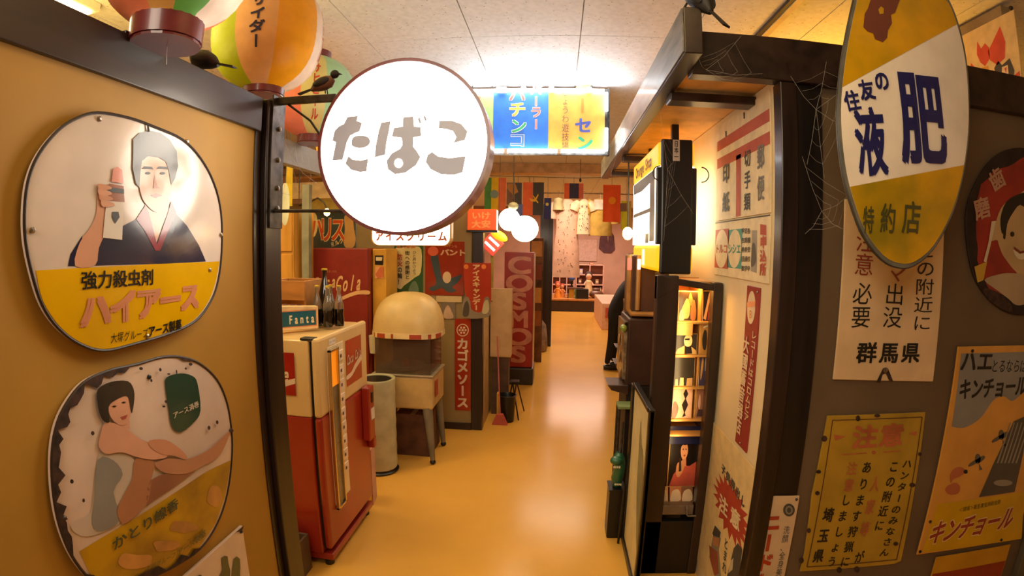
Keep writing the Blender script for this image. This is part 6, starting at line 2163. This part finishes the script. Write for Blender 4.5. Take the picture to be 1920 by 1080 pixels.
# ------------------------------------------------------------------ the visitor bending over a machine
def person():
    t = thing('person', 'person in black jacket and trousers bending over a machine down the aisle', 'person')
    J = {'pel': (.93, 8.05, .90), 'w': (.96, 8.05, 1.03), 'ch': (1.08, 8.05, 1.26), 'nk': (1.17, 8.05, 1.40), 'n2': (1.21, 8.05, 1.45),
         'sl': (1.12, 7.87, 1.33), 'sr': (1.12, 8.23, 1.33), 'el': (1.22, 7.84, 1.08), 'er': (1.22, 8.26, 1.08), 'wl': (1.38, 7.88, .98), 'wr': (1.38, 8.22, .98),
         'hl': (.93, 7.96, .86), 'hr': (.93, 8.14, .86), 'kl': (.90, 7.96, .48), 'kr': (.98, 8.16, .48), 'al': (.84, 7.96, .09), 'ar': (.96, 8.18, .09),
         }
    Rr = {'pel': .145, 'w': .13, 'ch': .16, 'nk': .07, 'n2': .055, 'sl': .075, 'sr': .075, 'el': .052, 'er': .052, 'wl': .036, 'wr': .036,
          'hl': .10, 'hr': .10, 'kl': .066, 'kr': .066, 'al': .045, 'ar': .045}
    E = [('pel', 'w'), ('w', 'ch'), ('ch', 'nk'), ('nk', 'n2'), ('ch', 'sl'), ('sl', 'el'), ('el', 'wl'), ('ch', 'sr'), ('sr', 'er'), ('er', 'wr'), ('pel', 'hl'), ('hl', 'kl'), ('kl', 'al'),
         ('pel', 'hr'), ('hr', 'kr'), ('kr', 'ar')]
    ks = list(J)
    me = bpy.data.meshes.new('body')
    me.from_pydata([J[k] for k in ks], [(ks.index(a), ks.index(b)) for a, b in E], [])
    o = bpy.data.objects.new('body', me)
    COL.objects.link(o)
    o.parent = t
    md = o.modifiers.new('skin', 'SKIN')
    md.use_smooth_shade = True
    for i, k in enumerate(ks):
        v = me.skin_vertices[0].data[i]
        v.radius = (Rr[k], Rr[k] * (.85 if k in ('ch', 'w') else 1))
        v.use_root = k == 'pel'
    o.modifiers.new('sub', 'SUBSURF').levels = 2
    o.modifiers['sub'].render_levels = 2
    me.materials.append(mat('black_clothes', '141210', rough=.8, var=.15))
    o['label'] = 'black jacket and trousers'
    SKM = mat('skin', 'c89070', rough=.5)
    hd = Vector((1.28, 8.05, 1.55))
    MB().ell(hd, .095, .075, .115, 20, 14, Matrix.Rotation(.5, 3, 'Y')).build('head', SKM, t, smooth=True)
    MB().ell(hd + Vector((-.022, 0, .02)), .10, .083, .115, 20, 14, Matrix.Rotation(.5, 3, 'Y')).build('hair', mat('black_hair', '15100e', rough=.6), t, smooth=True)
    MB().ell(hd + Vector((.09, 0, -.02)), .016, .012, .02, 8, 6).build('nose', SKM, t, smooth=True)
    for s_ in (-1, 1):
        MB().ell(hd + Vector((.07, s_ * .03, .012)), .010, .010, .006, 8, 6).build('eye', BLK, t, smooth=True)
        MB().ell(hd + Vector((.0, s_ * .078, -.015)), .016, .010, .026, 8, 6).build('ear', SKM, t, smooth=True)
    MB().ell(hd + Vector((.075, 0, -.055)), .010, .022, .006, 8, 6).build('mouth', mat('lips', '9a5448', rough=.5), t, smooth=True)
    for s_, w_, y_ in ((-1, 'wl', 7.88), (1, 'wr', 8.22)):
        h0 = Vector(J[w_]) + Vector((.03, 0, -.005))
        mb = MB()
        mb.ell(h0 + Vector((.035, 0, 0)), .045, .036, .016, 12, 8)
        mb.build('hand', SKM, t, smooth=True)
        for k in range(4):
            b0 = h0 + Vector((.07, (k - 1.5) * .017, 0))
            ln = (.06, .07, .065, .05)[k]
            MB().tube([b0, b0 + Vector((ln * .5, 0, -.006)), b0 + Vector((ln * .85, 0, -.03))], [.009, .008, .006], 8).build('finger', SKM, t, smooth=True)
        MB().tube([h0 + Vector((.02, -s_ * .03, 0)), h0 + Vector((.05, -s_ * .055, -.01)), h0 + Vector((.075, -s_ * .06, -.02))], [.011, .009, .007], 8).build('thumb', SKM, t, smooth=True)
    for a_ in ('al', 'ar'):
        p = Vector(J[a_])
        MB().tube([(p.x - .05, p.y, .045), (p.x + .04, p.y, .05), (p.x + .13, p.y, .038), (p.x + .19, p.y, .03)], [.040, .048, .038, .024], 12).build('shoe', BLACK, t, smooth=True)
    done(t)


person()
mt_ = thing('game_table', 'dark game table the visitor in black bends over', 'game machine')
MB().box(1.44, 2.0, 7.7, 8.4, .0, .93).build('cabinet', BRN, mt_, bevel=.01)
MB().box(1.42, 2.02, 7.68, 8.42, .93, .955).build('top', mat('table_top_dark', '4a3226', rough=.25), mt_, bevel=.004)
done(mt_)

# fill lights added inside the record cabinet, in its head and along its front
area('cabinet_fill', (.74, 2.80, 1.70), .10, 3.0, AMBER, (0, 0, 0), sizey=.05)
area('cabinet_fill', (.70, 2.735, 1.15), .04, 1.6, (1, .66, .28), (PI / 2, 0, 0), sizey=1.0)
